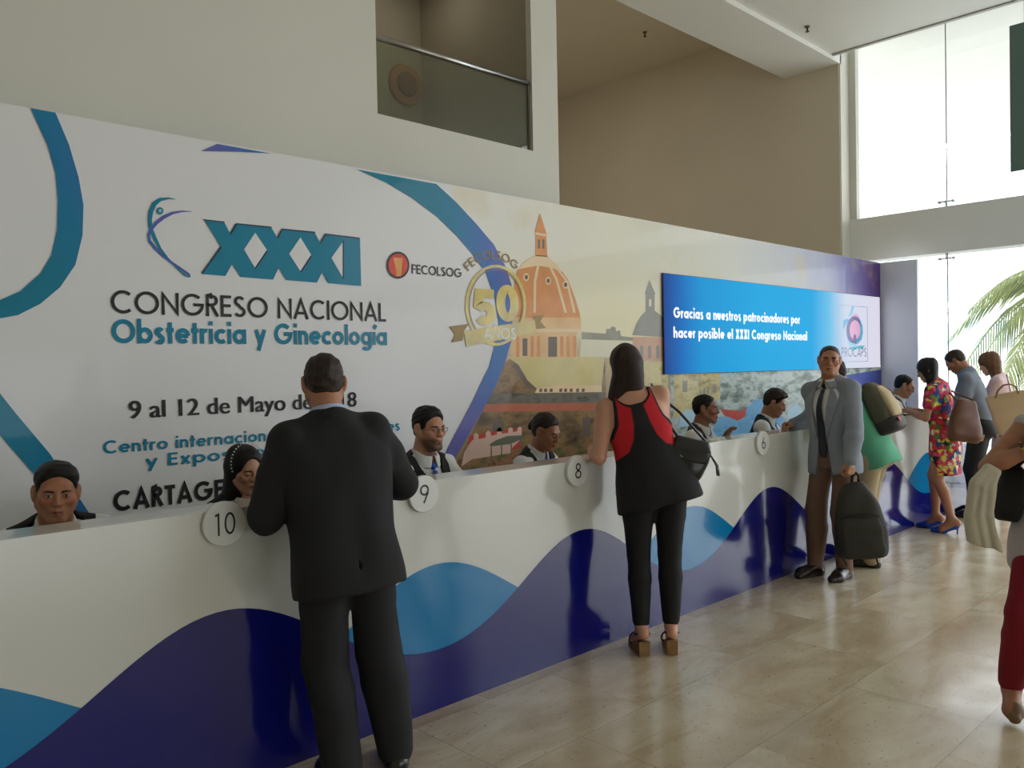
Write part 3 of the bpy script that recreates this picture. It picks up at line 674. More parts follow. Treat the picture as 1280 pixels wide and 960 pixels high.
seal_tx('5', _p0[0], _p1[0], _p0[1], 0, _ptop[1] - _p0[1], 0.25, V_GOLD, 15)
_p0 = on_y(*q5(836, 622), YB); _p1 = on_y(*q5(992, 622), YB); _ptop = on_y(*q5(836, 362), YB)
seal_tx('0', _p0[0], _p1[0], _p0[1], 0, _ptop[1] - _p0[1], 0.23, V_GOLD, 15)
# arched word above the seal
_c = on_y(*q5(830, 510), YB); _rx = abs(on_y(*q5(830 + 245, 510), YB)[0] - on_y(*q5(830 - 245, 510), YB)[0]) / 2; _rz = abs(on_y(*q5(830, 190), YB)[1] - _c[1])
def _arcf(u, v, tot, y):
    a = math.radians(137 - 84 * u / tot); k = 1 + 0.19 * v
    return (_c[0] + _rx * k * math.cos(a), y, _c[1] + _rz * k * math.sin(a))
text_mesh(se, 'FECOLSOG', V_GOLD2, 0, 1, 0, 1, 0.15, YB - 0.0063, 0.14, arcfn=_arcf)
se.build('anniversary_seal', ban)

# return panel at the end of the banner
ret = MB().box((XB1 + 0.002, 3.935, 0), (XB1 + 0.05, YB + 0.06, ZB), vinyl('pale grey blue panel', (232, 237, 248), (0.7, 0.04))).build('side_panel')
tag(ret, 'pale blue grey side panel closing the far end of the banner wall', 'panel')

# ================================================================== LED SCREEN
def screen_mat():
    m, n, l, b = _new('lit screen picture')
    tc = n.new('ShaderNodeTexCoord'); sx = n.new('ShaderNodeSeparateXYZ'); l.new(tc.outputs['Object'], sx.inputs[0])
    r = ramp(n, [(0.0, (24, 70, 150)), (0.05, (10, 110, 196)), (0.13, (0, 158, 228)), (0.35, (0, 178, 242)), (0.60, (0, 178, 244)), (0.69, (110, 205, 248)), (0.79, (226, 236, 254)), (1.0, (240, 236, 252))])
    l.new(maprange(n, l, sx.outputs['X'], 0, 4.7), r.inputs['Fac'])
    wv = n.new('ShaderNodeTexWave'); wv.bands_direction = 'Z'; wv.inputs['Scale'].default_value = 16; l.new(tc.outputs['Object'], wv.inputs['Vector'])
    mx = n.new('ShaderNodeMix'); mx.data_type = 'RGBA'; mx.blend_type = 'MULTIPLY'; l.new(maprange(n, l, wv.outputs['Fac'], 0, 1, 0.0, 0.06), mx.inputs[0]); l.new(r.outputs[0], mx.inputs[6]); mx.inputs[7].default_value = (0.5, 0.5, 0.6, 1)
    l.new(mx.outputs[2], b.inputs['Emission Color']); b.inputs['Emission Strength'].default_value = 1.6
    b.inputs['Base Color'].default_value = (0.004, 0.004, 0.006, 1); b.inputs['Roughness'].default_value = 0.6; b.inputs['Specular IOR Level'].default_value = 0.1
    return m
SY = 4.366; SX0, SX1, SZ0, SZ1 = on_y(830, 400, SY)[0], on_y(1100, 400, SY)[0], on_y(830, 468, SY)[1], on_y(830, 341, SY)[1]
scr = empty('led_screen', (SX0, SY, SZ0)); tag(scr, 'wide lit blue and white screen mounted on the banner wall', 'screen')
MB().box((0, 0.004, 0), (SX1 - SX0, YB - SY - 0.007, SZ1 - SZ0), mat('screen casing', (40, 44, 60), 0.5)).build('housing', scr)
MB().box((0.004, 0, 0.004), (SX1 - SX0 - 0.004, 0.0045, SZ1 - SZ0 - 0.004), screen_mat()).build('display', scr)
SW = emit_mat('screen white', (250, 252, 255), 1.65)
_s = MB(); _y = SY - 0.002
for t_, xa, xb, yb in (('Gracias a nuestros patrocinadores por', 842, 1000, (396.5, 405.5)), ('hacer posible el XXXI Congreso Nacional', 842, 1009, (423.5, 424.5))):
    a = on_y(xa, yb[0], _y); b_ = on_y(xb, yb[1], _y)
    text_mesh(_s, t_, SW, a[0] - SX0, b_[0] - SX0, (a[1] + b_[1]) / 2 - SZ0, 0.098, 0.215, -0.002, 0.085)
_s.build('lettering', scr)
lg = MB()
def sp(pts, rgb, lay, name): lg.poly([(lambda q: (q[0] - SX0, -0.001 - 0.0006 * lay, q[1] - SZ0))(on_y(1030 + x / 9.6, 360 + y / 9.6, SY)) for x, y in pts], _MATS.get(name) or _MATS.setdefault(name, emit_mat(name, rgb, 1.5)))
for ln in ([(172, 198), (520, 228), (520, 234), (172, 204)], [(172, 198), (177, 198), (177, 888), (172, 888)], [(515, 228), (520, 228), (525, 880), (520, 880)], [(172, 884), (525, 876), (525, 882), (172, 890)]): sp(ln, (150, 150, 180), 1, 'logo frame')
sp(arc(372, 400, 58, 95, 0, 360, 24)[:-1], (226, 178, 214), 2, 'logo pale pink')
sp([(330, 225), (345, 212), (362, 216), (340, 300), (322, 330), (296, 350), (292, 330), (312, 290)], (120, 190, 228), 2, 'logo pale blue')
sp([(228, 390), (270, 368), (300, 372), (262, 440), (232, 492), (222, 470)], (60, 160, 212), 3, 'logo mid blue')
sp(arc(362, 510, 98, 172, 0, 360, 30)[:-1], (84, 84, 150), 4, 'logo violet')
sp([(430, 380), (458, 450), (464, 540), (446, 620), (400, 668), (380, 650), (420, 600), (438, 520), (436, 440)], (20, 172, 206), 5, 'logo cyan')
sp([(275, 600), (300, 650), (370, 670), (400, 665), (380, 692), (300, 700), (282, 668)], (140, 206, 232), 5, 'logo light cyan')
sp(arc(368, 505, 66, 118, 0, 360, 26)[:-1], (226, 168, 206), 6, 'logo pink')
sp([(345, 640), (348, 575), (364, 552), (380, 572), (384, 610), (370, 668)], (92, 84, 150), 7, 'logo stem violet')
sp([(300, 706), (380, 700), (430, 690), (490, 694), (450, 730), (390, 728), (340, 758), (320, 730)], (60, 190, 208), 8, 'logo wave')
_p0 = on_y(1030 + 204 / 9.6, 360 + 826 / 9.6, SY); _p1 = on_y(1030 + 506 / 9.6, 360 + 830 / 9.6, SY)
text_mesh(lg, 'PROCAPS', _MATS.setdefault('logo ink', emit_mat('logo ink', (96, 84, 134), 1.4)), _p0[0] - SX0, _p1[0] - SX0, _p0[1] - SZ0, 0.108, 0.10, -0.007, 0.10)
lg.build('sponsor_logo', scr)

# ================================================================== REGISTRATION COUNTER
YC = 3.087; ZC = 1.095; CX0, CX1 = -1.6, 10.32
G_WHITE = mat('glossy white laminate', (218, 218, 211), 0.16, coat=0.5)
G_NAVY = mat('glossy navy laminate', (20, 24, 112), 0.12, coat=0.5); G_CYAN = mat('glossy cyan laminate', (6, 128, 186), 0.14, coat=0.5)
ctr = empty('registration_counter', (CX0, YC, 0)); tag(ctr, 'long glossy white counter with navy and cyan wave graphics', 'counter')
L_ = CX1 - CX0
MB().box((0, 0, 0), (L_, 0.03, ZC), G_WHITE, 0.002).build('front_panel', ctr)
MB().box((0, 0.03, ZC - 0.03), (L_, 0.19, ZC), G_WHITE, 0.001).build('countertop', ctr)
for _x in (0, L_ - 0.03): MB().box((_x, 0.03, 0), (_x + 0.03, 0.188, ZC - 0.03), G_WHITE).build('end_panel', ctr)
def wave(fn, name, m, lay):
    mb = MB(); xs = np.arange(CX0 + 0.002, CX1, 0.045); y = -0.0008 * lay; mi = mb.slot(m)
    a = [mb.bm.verts.new((x - CX0, y, 0.002)) for x in xs]; b = [mb.bm.verts.new((x - CX0, y, fn(x))) for x in xs]
    for k in range(len(xs) - 1): mb.bm.faces.new([a[k], a[k + 1], b[k + 1], b[k]]).material_index = mi
    return mb.build(name, ctr)
wave(lambda x: 0.487 + 0.203 * math.cos(2 * math.pi * (x - 2.465) / 2.112) + 0.006 * math.cos(4 * math.pi * (x - 2.465) / 2.112), 'cyan_wave', G_CYAN, 1)
wave(lambda x: 0.4825 + 0.208 * math.cos(2 * math.pi * (x - 1.40) / 2.112) + 0.0125 * math.cos(4 * math.pi * (x - 1.40) / 2.112), 'navy_wave', G_NAVY, 2)
DISC = mat('white number disc', (228, 229, 226), 0.35, coat=0.2); NUM = mat('black numeral', (24, 24, 26), 0.5)
for txt, x in (('10', 1.408), ('9', 2.378), ('8', 3.46), ('6', 5.497)):
    d = empty('number_disc', (x, YC - 0.003, 1.043)); tag(d, 'round white plaque reading %s on the counter front' % txt, 'number plaque', 'number plaques on the counter')
    mb = MB(); mb.tube([(0, 0, 0), (0, -0.018, 0), (0, -0.02, 0)], [0.086, 0.086, 0.084], DISC, 48); mb.build('disc', d)
    mb = MB(); wd = 0.082 if txt == '10' else 0.052
    text_mesh(mb, txt, NUM, -wd / 2, wd / 2, -0.043, 0.086, 0.10, -0.0212, 0.22); mb.build('numeral', d)

# ================================================================== FIGURES: smooth blended bodies and clothes as signed-distance solids
def A3(*v): return np.array(v, float)
def rx(d): c, s = math.cos(math.radians(d)), math.sin(math.radians(d)); return np.array([[1, 0, 0], [0, c, -s], [0, s, c]])
def ry(d): c, s = math.cos(math.radians(d)), math.sin(math.radians(d)); return np.array([[c, 0, s], [0, 1, 0], [-s, 0, c]])
def rz(d): c, s = math.cos(math.radians(d)), math.sin(math.radians(d)); return np.array([[c, -s, 0], [s, c, 0], [0, 0, 1]])
def unit(v): v = np.asarray(v, float); return v / max(1e-9, np.linalg.norm(v))

def cone(a, b, ra, rb, k=0.02):
    a, b = np.asarray(a, float), np.asarray(b, float); ab = b - a; L2 = max(1e-9, ab @ ab); m = max(ra, rb)
    def f(x, y, z):
        h = np.clip(((x - a[0]) * ab[0] + (y - a[1]) * ab[1] + (z - a[2]) * ab[2]) / L2, 0, 1)
        return np.sqrt((x - a[0] - h * ab[0]) ** 2 + (y - a[1] - h * ab[1]) ** 2 + (z - a[2] - h * ab[2]) ** 2) - (ra + (rb - ra) * h)
    return ('u', f, np.minimum(a, b) - m, np.maximum(a, b) + m, k)
def chain(pts, rs, k=0.012):
    return [cone(p, q, r, s, k) for p, q, r, s in zip(pts, pts[1:], rs, rs[1:])]
def ell(c, r, R=None, k=0.02):
    c, r = np.asarray(c, float), np.asarray(r, float); R = np.eye(3) if R is None else R; m = np.abs(R) @ r
    def f(x, y, z):
        X, Y, Z = x - c[0], y - c[1], z - c[2]
        u = (X * R[0, 0] + Y * R[1, 0] + Z * R[2, 0]) / r[0]; v = (X * R[0, 1] + Y * R[1, 1] + Z * R[2, 1]) / r[1]; w = (X * R[0, 2] + Y * R[1, 2] + Z * R[2, 2]) / r[2]
        k0 = np.sqrt(u * u + v * v + w * w); k1 = np.sqrt((u / r[0]) ** 2 + (v / r[1]) ** 2 + (w / r[2]) ** 2)
        return k0 * (k0 - 1) / np.maximum(k1, 1e-6)
    return ('u', f, c - m, c + m, k)
def rbox(c, hs, r=0.01, R=None, k=0.01):
    c, hs = np.asarray(c, float), np.asarray(hs, float); R = np.eye(3) if R is None else R; m = np.abs(R) @ hs
    def f(x, y, z):
        X, Y, Z = x - c[0], y - c[1], z - c[2]
        u = np.abs(X * R[0, 0] + Y * R[1, 0] + Z * R[2, 0]) - hs[0] + r; v = np.abs(X * R[0, 1] + Y * R[1, 1] + Z * R[2, 1]) - hs[1] + r; w = np.abs(X * R[0, 2] + Y * R[1, 2] + Z * R[2, 2]) - hs[2] + r
        return np.sqrt(np.maximum(u, 0) ** 2 + np.maximum(v, 0) ** 2 + np.maximum(w, 0) ** 2) + np.minimum(np.maximum(u, np.maximum(v, w)), 0) - r
    return ('u', f, c - m, c + m, k)
def loft(st, O=(0, 0, 0), R=None, infl=0.0, k=0.03, exp=2.3, rnd=0.02):
    """stacked oval sections (z, half width, half depth, y centre[, x centre]) in the frame O, R"""
    O = np.asarray(O, float); R = np.eye(3) if R is None else R; st = np.array([list(s) + [0] * (5 - len(s)) for s in st], float)
    W, D = st[:, 1].max() + infl, (st[:, 2] + np.abs(st[:, 3])).max() + infl; z0, z1 = st[0, 0] - infl * .5, st[-1, 0] + infl * .5
    zz = np.linspace(st[0, 0], st[-1, 0], 64)
    def sm(col):
        v = np.interp(zz, st[:, 0], st[:, col]); p = np.pad(v, 3, mode='edge')
        return np.convolve(p, [1, 2, 3, 4, 3, 2, 1], 'valid') / 16
    tw, td, ty, tx_ = sm(1), sm(2), sm(3), sm(4)
    xm = np.abs(st[:, 4]).max()
    cs = np.array([O + R @ A3(sx * (W + xm), sy * D, z) for sx in (-1, 1) for sy in (-1, 1) for z in (z0, z1)])
    def f(x, y, z):
        X, Y, Z = x - O[0], y - O[1], z - O[2]
        u = X * R[0, 0] + Y * R[1, 0] + Z * R[2, 0]; v = X * R[0, 1] + Y * R[1, 1] + Z * R[2, 1]; w = X * R[0, 2] + Y * R[1, 2] + Z * R[2, 2]
        a = np.interp(w, zz, tw) + infl; b = np.interp(w, zz, td) + infl
        u = (u - np.interp(w, zz, tx_)) / a; v = (v - np.interp(w, zz, ty)) / b
        au, av = np.abs(u) + 1e-5, np.abs(v) + 1e-5
        q = (au ** exp + av ** exp) ** (1 / exp)
        g = q ** (1 - exp) * np.sqrt((au ** (exp - 1) / a) ** 2 + (av ** (exp - 1) / b) ** 2)
        d = (q - 1) / np.maximum(g, 1e-4); d = np.maximum(d, -np.minimum(a, b))
        c = np.maximum(z0 - w, w - z1)
        return np.minimum(np.maximum(d + rnd, c + rnd), 0) + np.sqrt(np.maximum(d + rnd, 0) ** 2 + np.maximum(c + rnd, 0) ** 2) - rnd
    return ('u', f, cs.min(0), cs.max(0), k)
def sub(p, k=None): return ('s', p[1], p[2], p[3], p[4] if k is None else k)
def cutfn(fn): return ('i', fn, None, None, 0)               # keep where fn < 0
def halfspace(p, n):
    p, n = np.asarray(p, float), unit(n)
    return cutfn(lambda x, y, z: (x - p[0]) * n[0] + (y - p[1]) * n[1] + (z - p[2]) * n[2])
def wrinkle(amp, fr, seed=0, stretch=(1, 1, 1)):
    """gentle cloth folds: a displacement added to the whole field"""
    r = np.random.RandomState(seed); D = r.randn(5, 3); D /= np.linalg.norm(D, axis=1)[:, None]; ph = r.rand(5) * 6.28; D = D * np.array(stretch)
    def f(x, y, z):
        w = 0
        for k in range(5):
            q = (x * D[k, 0] + y * D[k, 1] + z * D[k, 2]) * fr * (0.7 + 0.25 * k) + ph[k]
            j = (k + 2) % 5
            w = w + np.sin(q + 1.5 * np.sin((x * D[j, 0] + y * D[j, 1] + z * D[j, 2]) * fr * 0.6))
        return w * (amp / 2.6)
    return ('d', f, None, None, 0)

def field_mesh(prims, res, box=None, pad=0.02):
    if box is None:
        us = [p for p in prims if p[0] == 'u']
        lo = np.min([p[2] for p in us], 0) - pad; hi = np.max([p[3] for p in us], 0) + pad
    else: lo, hi = np.asarray(box[0], float), np.asarray(box[1], float)
    n = np.maximum(4, np.ceil((hi - lo) / res).astype(int) + 1)
    ax = [lo[k] + res * np.arange(n[k]) for k in range(3)]
    F = np.full(n, 0.5, np.float32)
    gx, gy, gz = ax[0][:, None, None], ax[1][None, :, None], ax[2][None, None, :]
    for ty, f, a, b, k in prims:
        if ty in 'us':
            m = k + 3 * res
            i0 = np.clip(np.floor((a - m - lo) / res).astype(int), 0, n); i1 = np.clip(np.ceil((b + m - lo) / res).astype(int) + 1, 0, n)
            if np.any(i1 <= i0): continue
            sl = tuple(slice(i0[q], i1[q]) for q in range(3))
            d = f(gx[sl[0]], gy[:, sl[1]], gz[:, :, sl[2]]); o = F[sl]
            if ty == 'u': h = np.maximum(k - np.abs(o - d), 0); F[sl] = np.minimum(o, d) - h * h / (4 * k + 1e-9)
            else: h = np.maximum(k - np.abs(o + d), 0); F[sl] = np.maximum(o, -d) + h * h / (4 * k + 1e-9)
        elif ty == 'i': F = np.maximum(F, f(gx, gy, gz)).astype(np.float32)
        elif ty == 'd': F = (F + f(gx, gy, gz)).astype(np.float32)
    F[0] = F[-1] = 0.5; F[:, 0] = F[:, -1] = 0.5; F[:, :, 0] = F[:, :, -1] = 0.5
    S = F < 0
    cnt = np.zeros(n - 1, np.int8)
    for i in (0, 1):
        for j in (0, 1):
            for q in (0, 1): cnt += S[i:n[0] - 1 + i, j:n[1] - 1 + j, q:n[2] - 1 + q]
    act = (cnt > 0) & (cnt < 8)
    ijk = np.argwhere(act); idx = np.full(act.shape, -1, np.int64); idx[act] = np.arange(len(ijk))
    if len(ijk) == 0: return np.zeros((0, 3)), np.zeros((0, 4), int)
    acc = np.zeros((len(ijk), 3)); c = np.zeros(len(ijk))
    C8 = [A3(i, j, q).astype(int) for i in (0, 1) for j in (0, 1) for q in (0, 1)]
    for a in C8:
        for b in C8:
            if (b - a).sum() == 1 and (b - a).min() == 0:
                ia, ib = ijk + a, ijk + b
                fa = F[ia[:, 0], ia[:, 1], ia[:, 2]]; fb = F[ib[:, 0], ib[:, 1], ib[:, 2]]; m = (fa < 0) != (fb < 0)
                t = np.where(m, fa / np.where(m, fa - fb, 1), 0)
                acc[m] += (a + t[:, None] * (b - a))[m]; c += m
    V = lo + res * (ijk + acc / c[:, None])
    Q = []
    for axis in range(3):
        u, v = (axis + 1) % 3, (axis + 2) % 3
        s0 = [slice(1, n[q] - 1) for q in range(3)]; s0[axis] = slice(0, n[axis] - 1); s1 = list(s0); s1[axis] = slice(1, n[axis])
        A_, B_ = S[tuple(s0)], S[tuple(s1)]
        pts = np.argwhere(A_ != B_); 
        if len(pts) == 0: continue
        ins = A_[tuple(pts.T)]
        off = np.ones(3, int); off[axis] = 0; P_ = pts + off
        eu = np.zeros(3, int); eu[u] = 1; ev = np.zeros(3, int); ev[v] = 1
        g = lambda w: idx[tuple(w.T)]
        q = np.stack([g(P_ - eu - ev), g(P_ - ev), g(P_), g(P_ - eu)], 1)
        q[~ins] = q[~ins][:, ::-1]
        Q.append(q)
    Q = np.concatenate(Q)
    # one light smoothing pass
    for _ in range(2):
        sm = np.zeros_like(V); ct = np.zeros(len(V))
        for a, b in ((0, 1), (1, 2), (2, 3), (3, 0)):
            for w in range(3):
                sm[:, w] += np.bincount(Q[:, a], V[Q[:, b], w], len(V)) + np.bincount(Q[:, b], V[Q[:, a], w], len(V))
            ct += np.bincount(Q[:, a], minlength=len(V)) + np.bincount(Q[:, b], minlength=len(V))
        V = V * 0.6 + 0.4 * sm / np.maximum(ct, 1)[:, None]
    return V, Q
def field_obj(name, prims, res, m, parent, box=None, tint=None):
    parts = [field_mesh(prims, res, box)] if not isinstance(prims, tuple) else prims
    return parts_obj(name, parts, m, parent, tint)
def parts_obj(name, parts, m, parent, tint=None):
    V, Q, o = [], [], 0
    for v, q in parts:
        if len(v): V.append(v); Q.append(q + o); o += len(v)
    if not V: return None
    V = np.concatenate(V); Q = np.concatenate(Q)
    me = raw_mesh(name, V, Q)
    if tint is not None:
        at = me.color_attributes.new('tint', 'FLOAT_COLOR', 'POINT'); c = np.ones((len(V), 4), np.float32); c[:, :3] = tint(V); at.data.foreach_set('color', c.ravel())
    return link_mesh(name, me, m, parent)

def ik(S, T, l1, l2, pole):
    S, T = np.asarray(S, float), np.asarray(T, float); d = T - S; L = np.linalg.norm(d); L_ = min(L, (l1 + l2) * 0.998); u = d / max(L, 1e-9)
    a = (l1 * l1 - l2 * l2 + L_ * L_) / (2 * L_); h = math.sqrt(max(0, l1 * l1 - a * a)); p = np.asarray(pole, float); p = unit(p - u * (p @ u))
    return S + u * a + p * h, S + u * L_

SKINS = {}
def skin(name, rgb):
    if name not in SKINS: SKINS[name] = mat('skin ' + name, rgb, 0.5, tint=True, bump=(180, 0.05))
    return SKINS[name]
EYE_W = mat('eye white', (176, 166, 156), 0.3); EYE_D = mat('dark iris', (36, 22, 14), 0.15); LASH = mat('lash line', (22, 16, 14), 0.6)
def hair_mat(name, rgb):
    if name in _MATS: return _MATS[name]
    m, n, l, b = _new(name)
    tc = n.new('ShaderNodeTexCoord'); mp = n.new('ShaderNodeMapping'); mp.inputs['Scale'].default_value = (230, 230, 16); l.new(tc.outputs['Object'], mp.inputs[0])
    t = n.new('ShaderNodeTexNoise'); t.inputs['Scale'].default_value = 1; t.inputs['Detail'].default_value = 3; l.new(mp.outputs[0], t.inputs['Vector'])
    c = rgb; r = ramp(n, [(0.3, tuple(v * 0.6 for v in c)), (0.7, tuple(min(255, v * 1.35 + 3) for v in c))]); l.new(t.outputs['Fac'], r.inputs['Fac'])
    l.new(r.outputs[0], b.inputs['Base Color']); b.inputs['Roughness'].default_value = 0.55; b.inputs['Specular IOR Level'].default_value = 0.3
    bp = n.new('ShaderNodeBump'); bp.inputs['Strength'].default_value = 0.35; bp.inputs['Distance'].default_value = 0.003; l.new(t.outputs['Fac'], bp.inputs['Height']); l.new(bp.outputs[0], b.inputs['Normal'])
    _MATS[name] = m; return m

class Person:
    """One figure in its own frame: it faces +Y, its right hand is on +X, z is up. All lengths scale with s."""
    def __init__(P, at, heading, s=1.0, fem=False, girth=1.0, lean=0, side=0, twist=0, hip=None, head=(0, 0, 0), feet=None, hands=None, kneepole=(0, 1, 0.0), feetz=0.0, hscale=0.94):
        P.s, P.fem, P.g = s, fem, girth; P.hs = s * hscale
        P.root = empty('person', (at[0], at[1], at[2] if len(at) > 2 else 0.0), math.radians(heading))
        P.hip = A3(*(hip or (0, 0, 0.905 * s + feetz)))
        P.T = rz(twist) @ ry(side) @ rx(-lean)
        T = P.T; tl = 0.545 * s
        P.nb = P.hip + T @ A3(0, -0.012 * s, tl)                               # base of the neck
        sw = (0.146 if fem else 0.166) * s * (0.5 + 0.5 * girth)
        P.sh = {q: P.hip + T @ A3(q * sw, -0.01 * s, 0.470 * s) for q in (1, -1)}
        P.hj = {q: P.hip + rz(twist) @ A3(q * 0.09 * s, 0, 0) for q in (1, -1)}
        P.H = rz(head[0]) @ rx(-head[1]) @ ry(head[2])
        P.ho = P.nb + T @ A3(0, 0.012 * s, 0.070 * s) + P.H @ A3(0, 0.02 * s, 0.085 * s)   # middle of the head
        feet = feet or [(0.11, 0, 0, -8), (-0.11, 0, 0, 8)]                     # x, y, z of heel-ankle on the ground, toe turn, pitch
        P.feet = {}; P.kn = {}; P.an = {}
        for q, f in zip((1, -1), feet):
            f = list(f) + [0] * (5 - len(f)); P.feet[q] = f
            a = A3(f[0], f[1], f[2] + 0.08 * s); P.kn[q], P.an[q] = ik(P.hj[q], a, 0.42 * s, 0.408 * s, np.asarray(kneepole) + A3(0.15 * q, 0, 0))
        P.el = {}; P.wr = {}; P.hd = {}
        hands = hands or [None, None]
        for q, h in zip((1, -1), hands):
            if h is None: h = dict(t=tuple(P.sh[q] + A3(0.06 * q, 0.05, -0.53) * s), pole=(0.4 * q, -1, 0), f=(0, 0.1, -1), n=(q, 0, 0))
            P.el[q], P.wr[q] = ik(P.sh[q], h['t'], 0.285 * s, 0.25 * s, h.get('pole', (q, -0.6, -0.3)))
            P.hd[q] = h
        b = 1.0
        if fem: P.st = [(-0.09, .165, .112, -.012), (-0.01, .172, .118, -.012), (.08, .150, .104, -.004), (.17, .124, .09, .004), (.25, .132, .098, .008), (.335, .150, .118, .018), (.40, .150, .106, .006), (.45, .138, .086, -.008), (.495, .096, .066, -.018), (.53, .058, .054, -.02), (.56, .050, .050, -.018)]
        else: P.st = [(-0.09, .158, .108, -.008), (-0.01, .162, .112, -.006), (.08, .156, .106, .0), (.17, .152, .104, .004), (.25, .160, .112, .006), (.335, .176, .122, .008), (.40, .178, .116, .0), (.45, .160, .095, -.010), (.495, .110, .072, -.018), (.53, .066, .060, -.02), (.565, .056, .056, -.016)]
        P.st = [(z * s, w * s * girth, d * s * girth, y * s) for z, w, d, y in P.st]
    # ---- building blocks
    def torso(P, infl=0.0, z0=-9, z1=9, k=0.05, st=None, rnd=0.02):
        st = st or P.st
        zs = [r[0] for r in st]; rows = [r for r in st if z0 * P.s <= r[0] <= z1 * P.s]
        def at(z): return (z,) + tuple(np.interp(z, zs, [r[c] for r in st]) for c in (1, 2, 3))
        if z0 > -9 and z0 * P.s > zs[0]: rows = [at(z0 * P.s)] + rows
        if z1 < 9 and z1 * P.s < zs[-1]: rows = rows + [at(z1 * P.s)]
        return loft(rows, P.hip, P.T, infl, k, 2.3, rnd)
    def arm(P, q, infl=0.0, fore=1.0, upper=True, k=0.035, loose=0.0):
        s = P.s; g = (0.88 if P.fem else 1.0) * (0.4 + 0.6 * P.g); S, E, W = P.sh[q], P.el[q], P.wr[q]; o = []
        if upper:
            m = S + (E - S) * 0.45
            o += [cone(S, m, .055 * s * g + infl, .049 * s * g + infl + loose * .5, k), cone(m, E, .049 * s * g + infl + loose * .5, .041 * s * g + infl + loose, .012)]
        if fore > 0:
            m = E + (W - E) * min(0.3, fore); e = E + (W - E) * fore
            o += [cone(E, m, .040 * s * g + infl + loose, .044 * s * g + infl + loose, .012)]
            if fore > 0.3: o.append(cone(m, e, .044 * s * g + infl + loose, (.044 + (.028 - .044) * (fore - .3) / .7) * s * g + infl + loose * 1.0, .012))
        return o
    def leg(P, q, infl=0.0, k=0.04, low=1.0, thin=1.0, loose=0.0):
        s = P.s; g = thin * (0.4 + 0.6 * P.g); h, K_, a = P.hj[q], P.kn[q], P.an[q]; o = []
        t0 = h + A3(0, -0.008 * s, 0.0); m = t0 + (K_ - t0) * 0.45
        tw = .086 if P.fem else .082
        o += [cone(t0, m, tw * s * g + infl, .072 * s * g + infl, k), cone(m, K_, .072 * s * g + infl, .053 * s * g + infl + loose, .012)]
        fwd = unit(np.cross(a - K_, A3(1, 0, 0))); 
        if fwd[1] < 0: fwd = -fwd
        c = K_ + (a - K_) * 0.32 - fwd * 0.014 * s; e = K_ + (a - K_) * low
        if low > 0.32: o += [cone(K_, c, .051 * s * g + infl + loose, .053 * s * g + infl + loose, .015), cone(c, e, .053 * s * g + infl + loose, (.053 + (.035 - .053) * (low - .32) / .68) * s * g + infl + loose * 1.1, .012)]
        return o
    def hips(P, infl=0.0):
        s = P.s; R = P.T; w = .088 if P.fem else .08
        return [ell(P.hip + R @ A3(q * .068 * s * P.g, -.034 * s, -.035 * s), A3(w * P.g, .084 * P.g, .10) * s + infl, R, 0.03) for q in (1, -1)]
    def traps(P, infl=0.0):
        s = P.s; a = P.nb + P.T @ A3(0, -.016 * s, -.005 * s)
        return [cone(a, P.sh[q] + P.T @ A3(0, -.002, .010) * s, .034 * s + infl, .038 * s + infl, .05) for q in (1, -1)]
    def foot_prims(P, q, infl=0.0):
        s = P.s; f = P.feet[q]; Rf = rz(f[3]) @ rx(-f[4]); an = P.an[q]; c = A3(an[0], an[1], an[2] - .08 * s)
        o = lambda x, y, z: an + Rf @ (A3(x, y, z) * s - A3(0, 0, .08 * s))
        return [cone(an, o(0, -.028, .036), .036 * s + infl, .033 * s + infl, 0.03), cone(o(0, -.03, .034), o(q * .008, .12, .03), .033 * s + infl, .036 * s + infl, 0.03),
                cone(an, o(0, .09, .045), .034 * s + infl, .028 * s + infl, 0.03), cone(o(q * .012, .12, .026), o(q * -.004, .165, .02), .036 * s + infl, .024 * s + infl, 0.02)]
    def headp(P, v): return P.ho + P.H @ (np.asarray(v, float) * P.hs)
    def head_prims(P, jaw=1.0):
        s, H = P.hs, P.H; hp = P.headp; fm = 0.92 if P.fem else 1.0
        e = lambda c, r, k=0.02, R=None: ell(hp(c), A3(*r) * s, H if R is None else R, k)
        cn = lambda a, b, ra, rb, k=0.012: cone(hp(a), hp(b), ra * s, rb * s, k)
        o = [e((0, -.016, .031), (.0745, .094, .076), .03), e((0, .030, -.030), (.060 * jaw, .060, .082), .03)]
        for q in (1, -1):
            o += [cn((q * .056 * jaw, .004, -.050), (q * .018, .070, -.100 * 1.0), .021 * fm, .017, .025), e((q * .043, .060, -.018), (.024, .024, .02), .025)]
        o += [cn((-.012, .074, -.103), (.012, .074, -.103), .0165 * fm, .0165 * fm, .02)]
        o += [cn((-.034, .078, .020), (.034, .078, .020), .011 * fm, .011 * fm, .02)]
        for q in (1, -1): o.append(sub(e((q * .031, .100, .000), (.019, .018, .011), .016)))
        o += [cn((0, .084, .010), (0, .102, -.022), .0075, .0095, .012), cn((0, .103, -.024), (0, .1045, -.0285), .0115 * fm, .011 * fm, .01)]
        for q in (1, -1): o.append(e((q * .0125, .094, -.030), (.0085, .011, .0075), .01))
        for q in (1, -1): o.append(e((q * .031, .0805, .0005), (.0145, .0125, .0105), .008))          # lids over the eyeballs
        o += [e((0, .080, -.062), (.026, .016, .017), .02)]
        o += [cn((-.020, .084, -.0635), (0, .0945, -.0605), .0042, .0058, .006), cn((.020, .084, -.0635), (0, .0945, -.0605), .0042, .0058, .006)]
        o += [cn((-.017, .085, -.0715), (0, .0935, -.0735), .0045, .0068, .006), cn((.017, .085, -.0715), (0, .0935, -.0735), .0045, .0068, .006)]
        o.append(sub(cn((-.023, .0945, -.0668), (.023, .0945, -.0668), .0028, .0028, .003), .004))
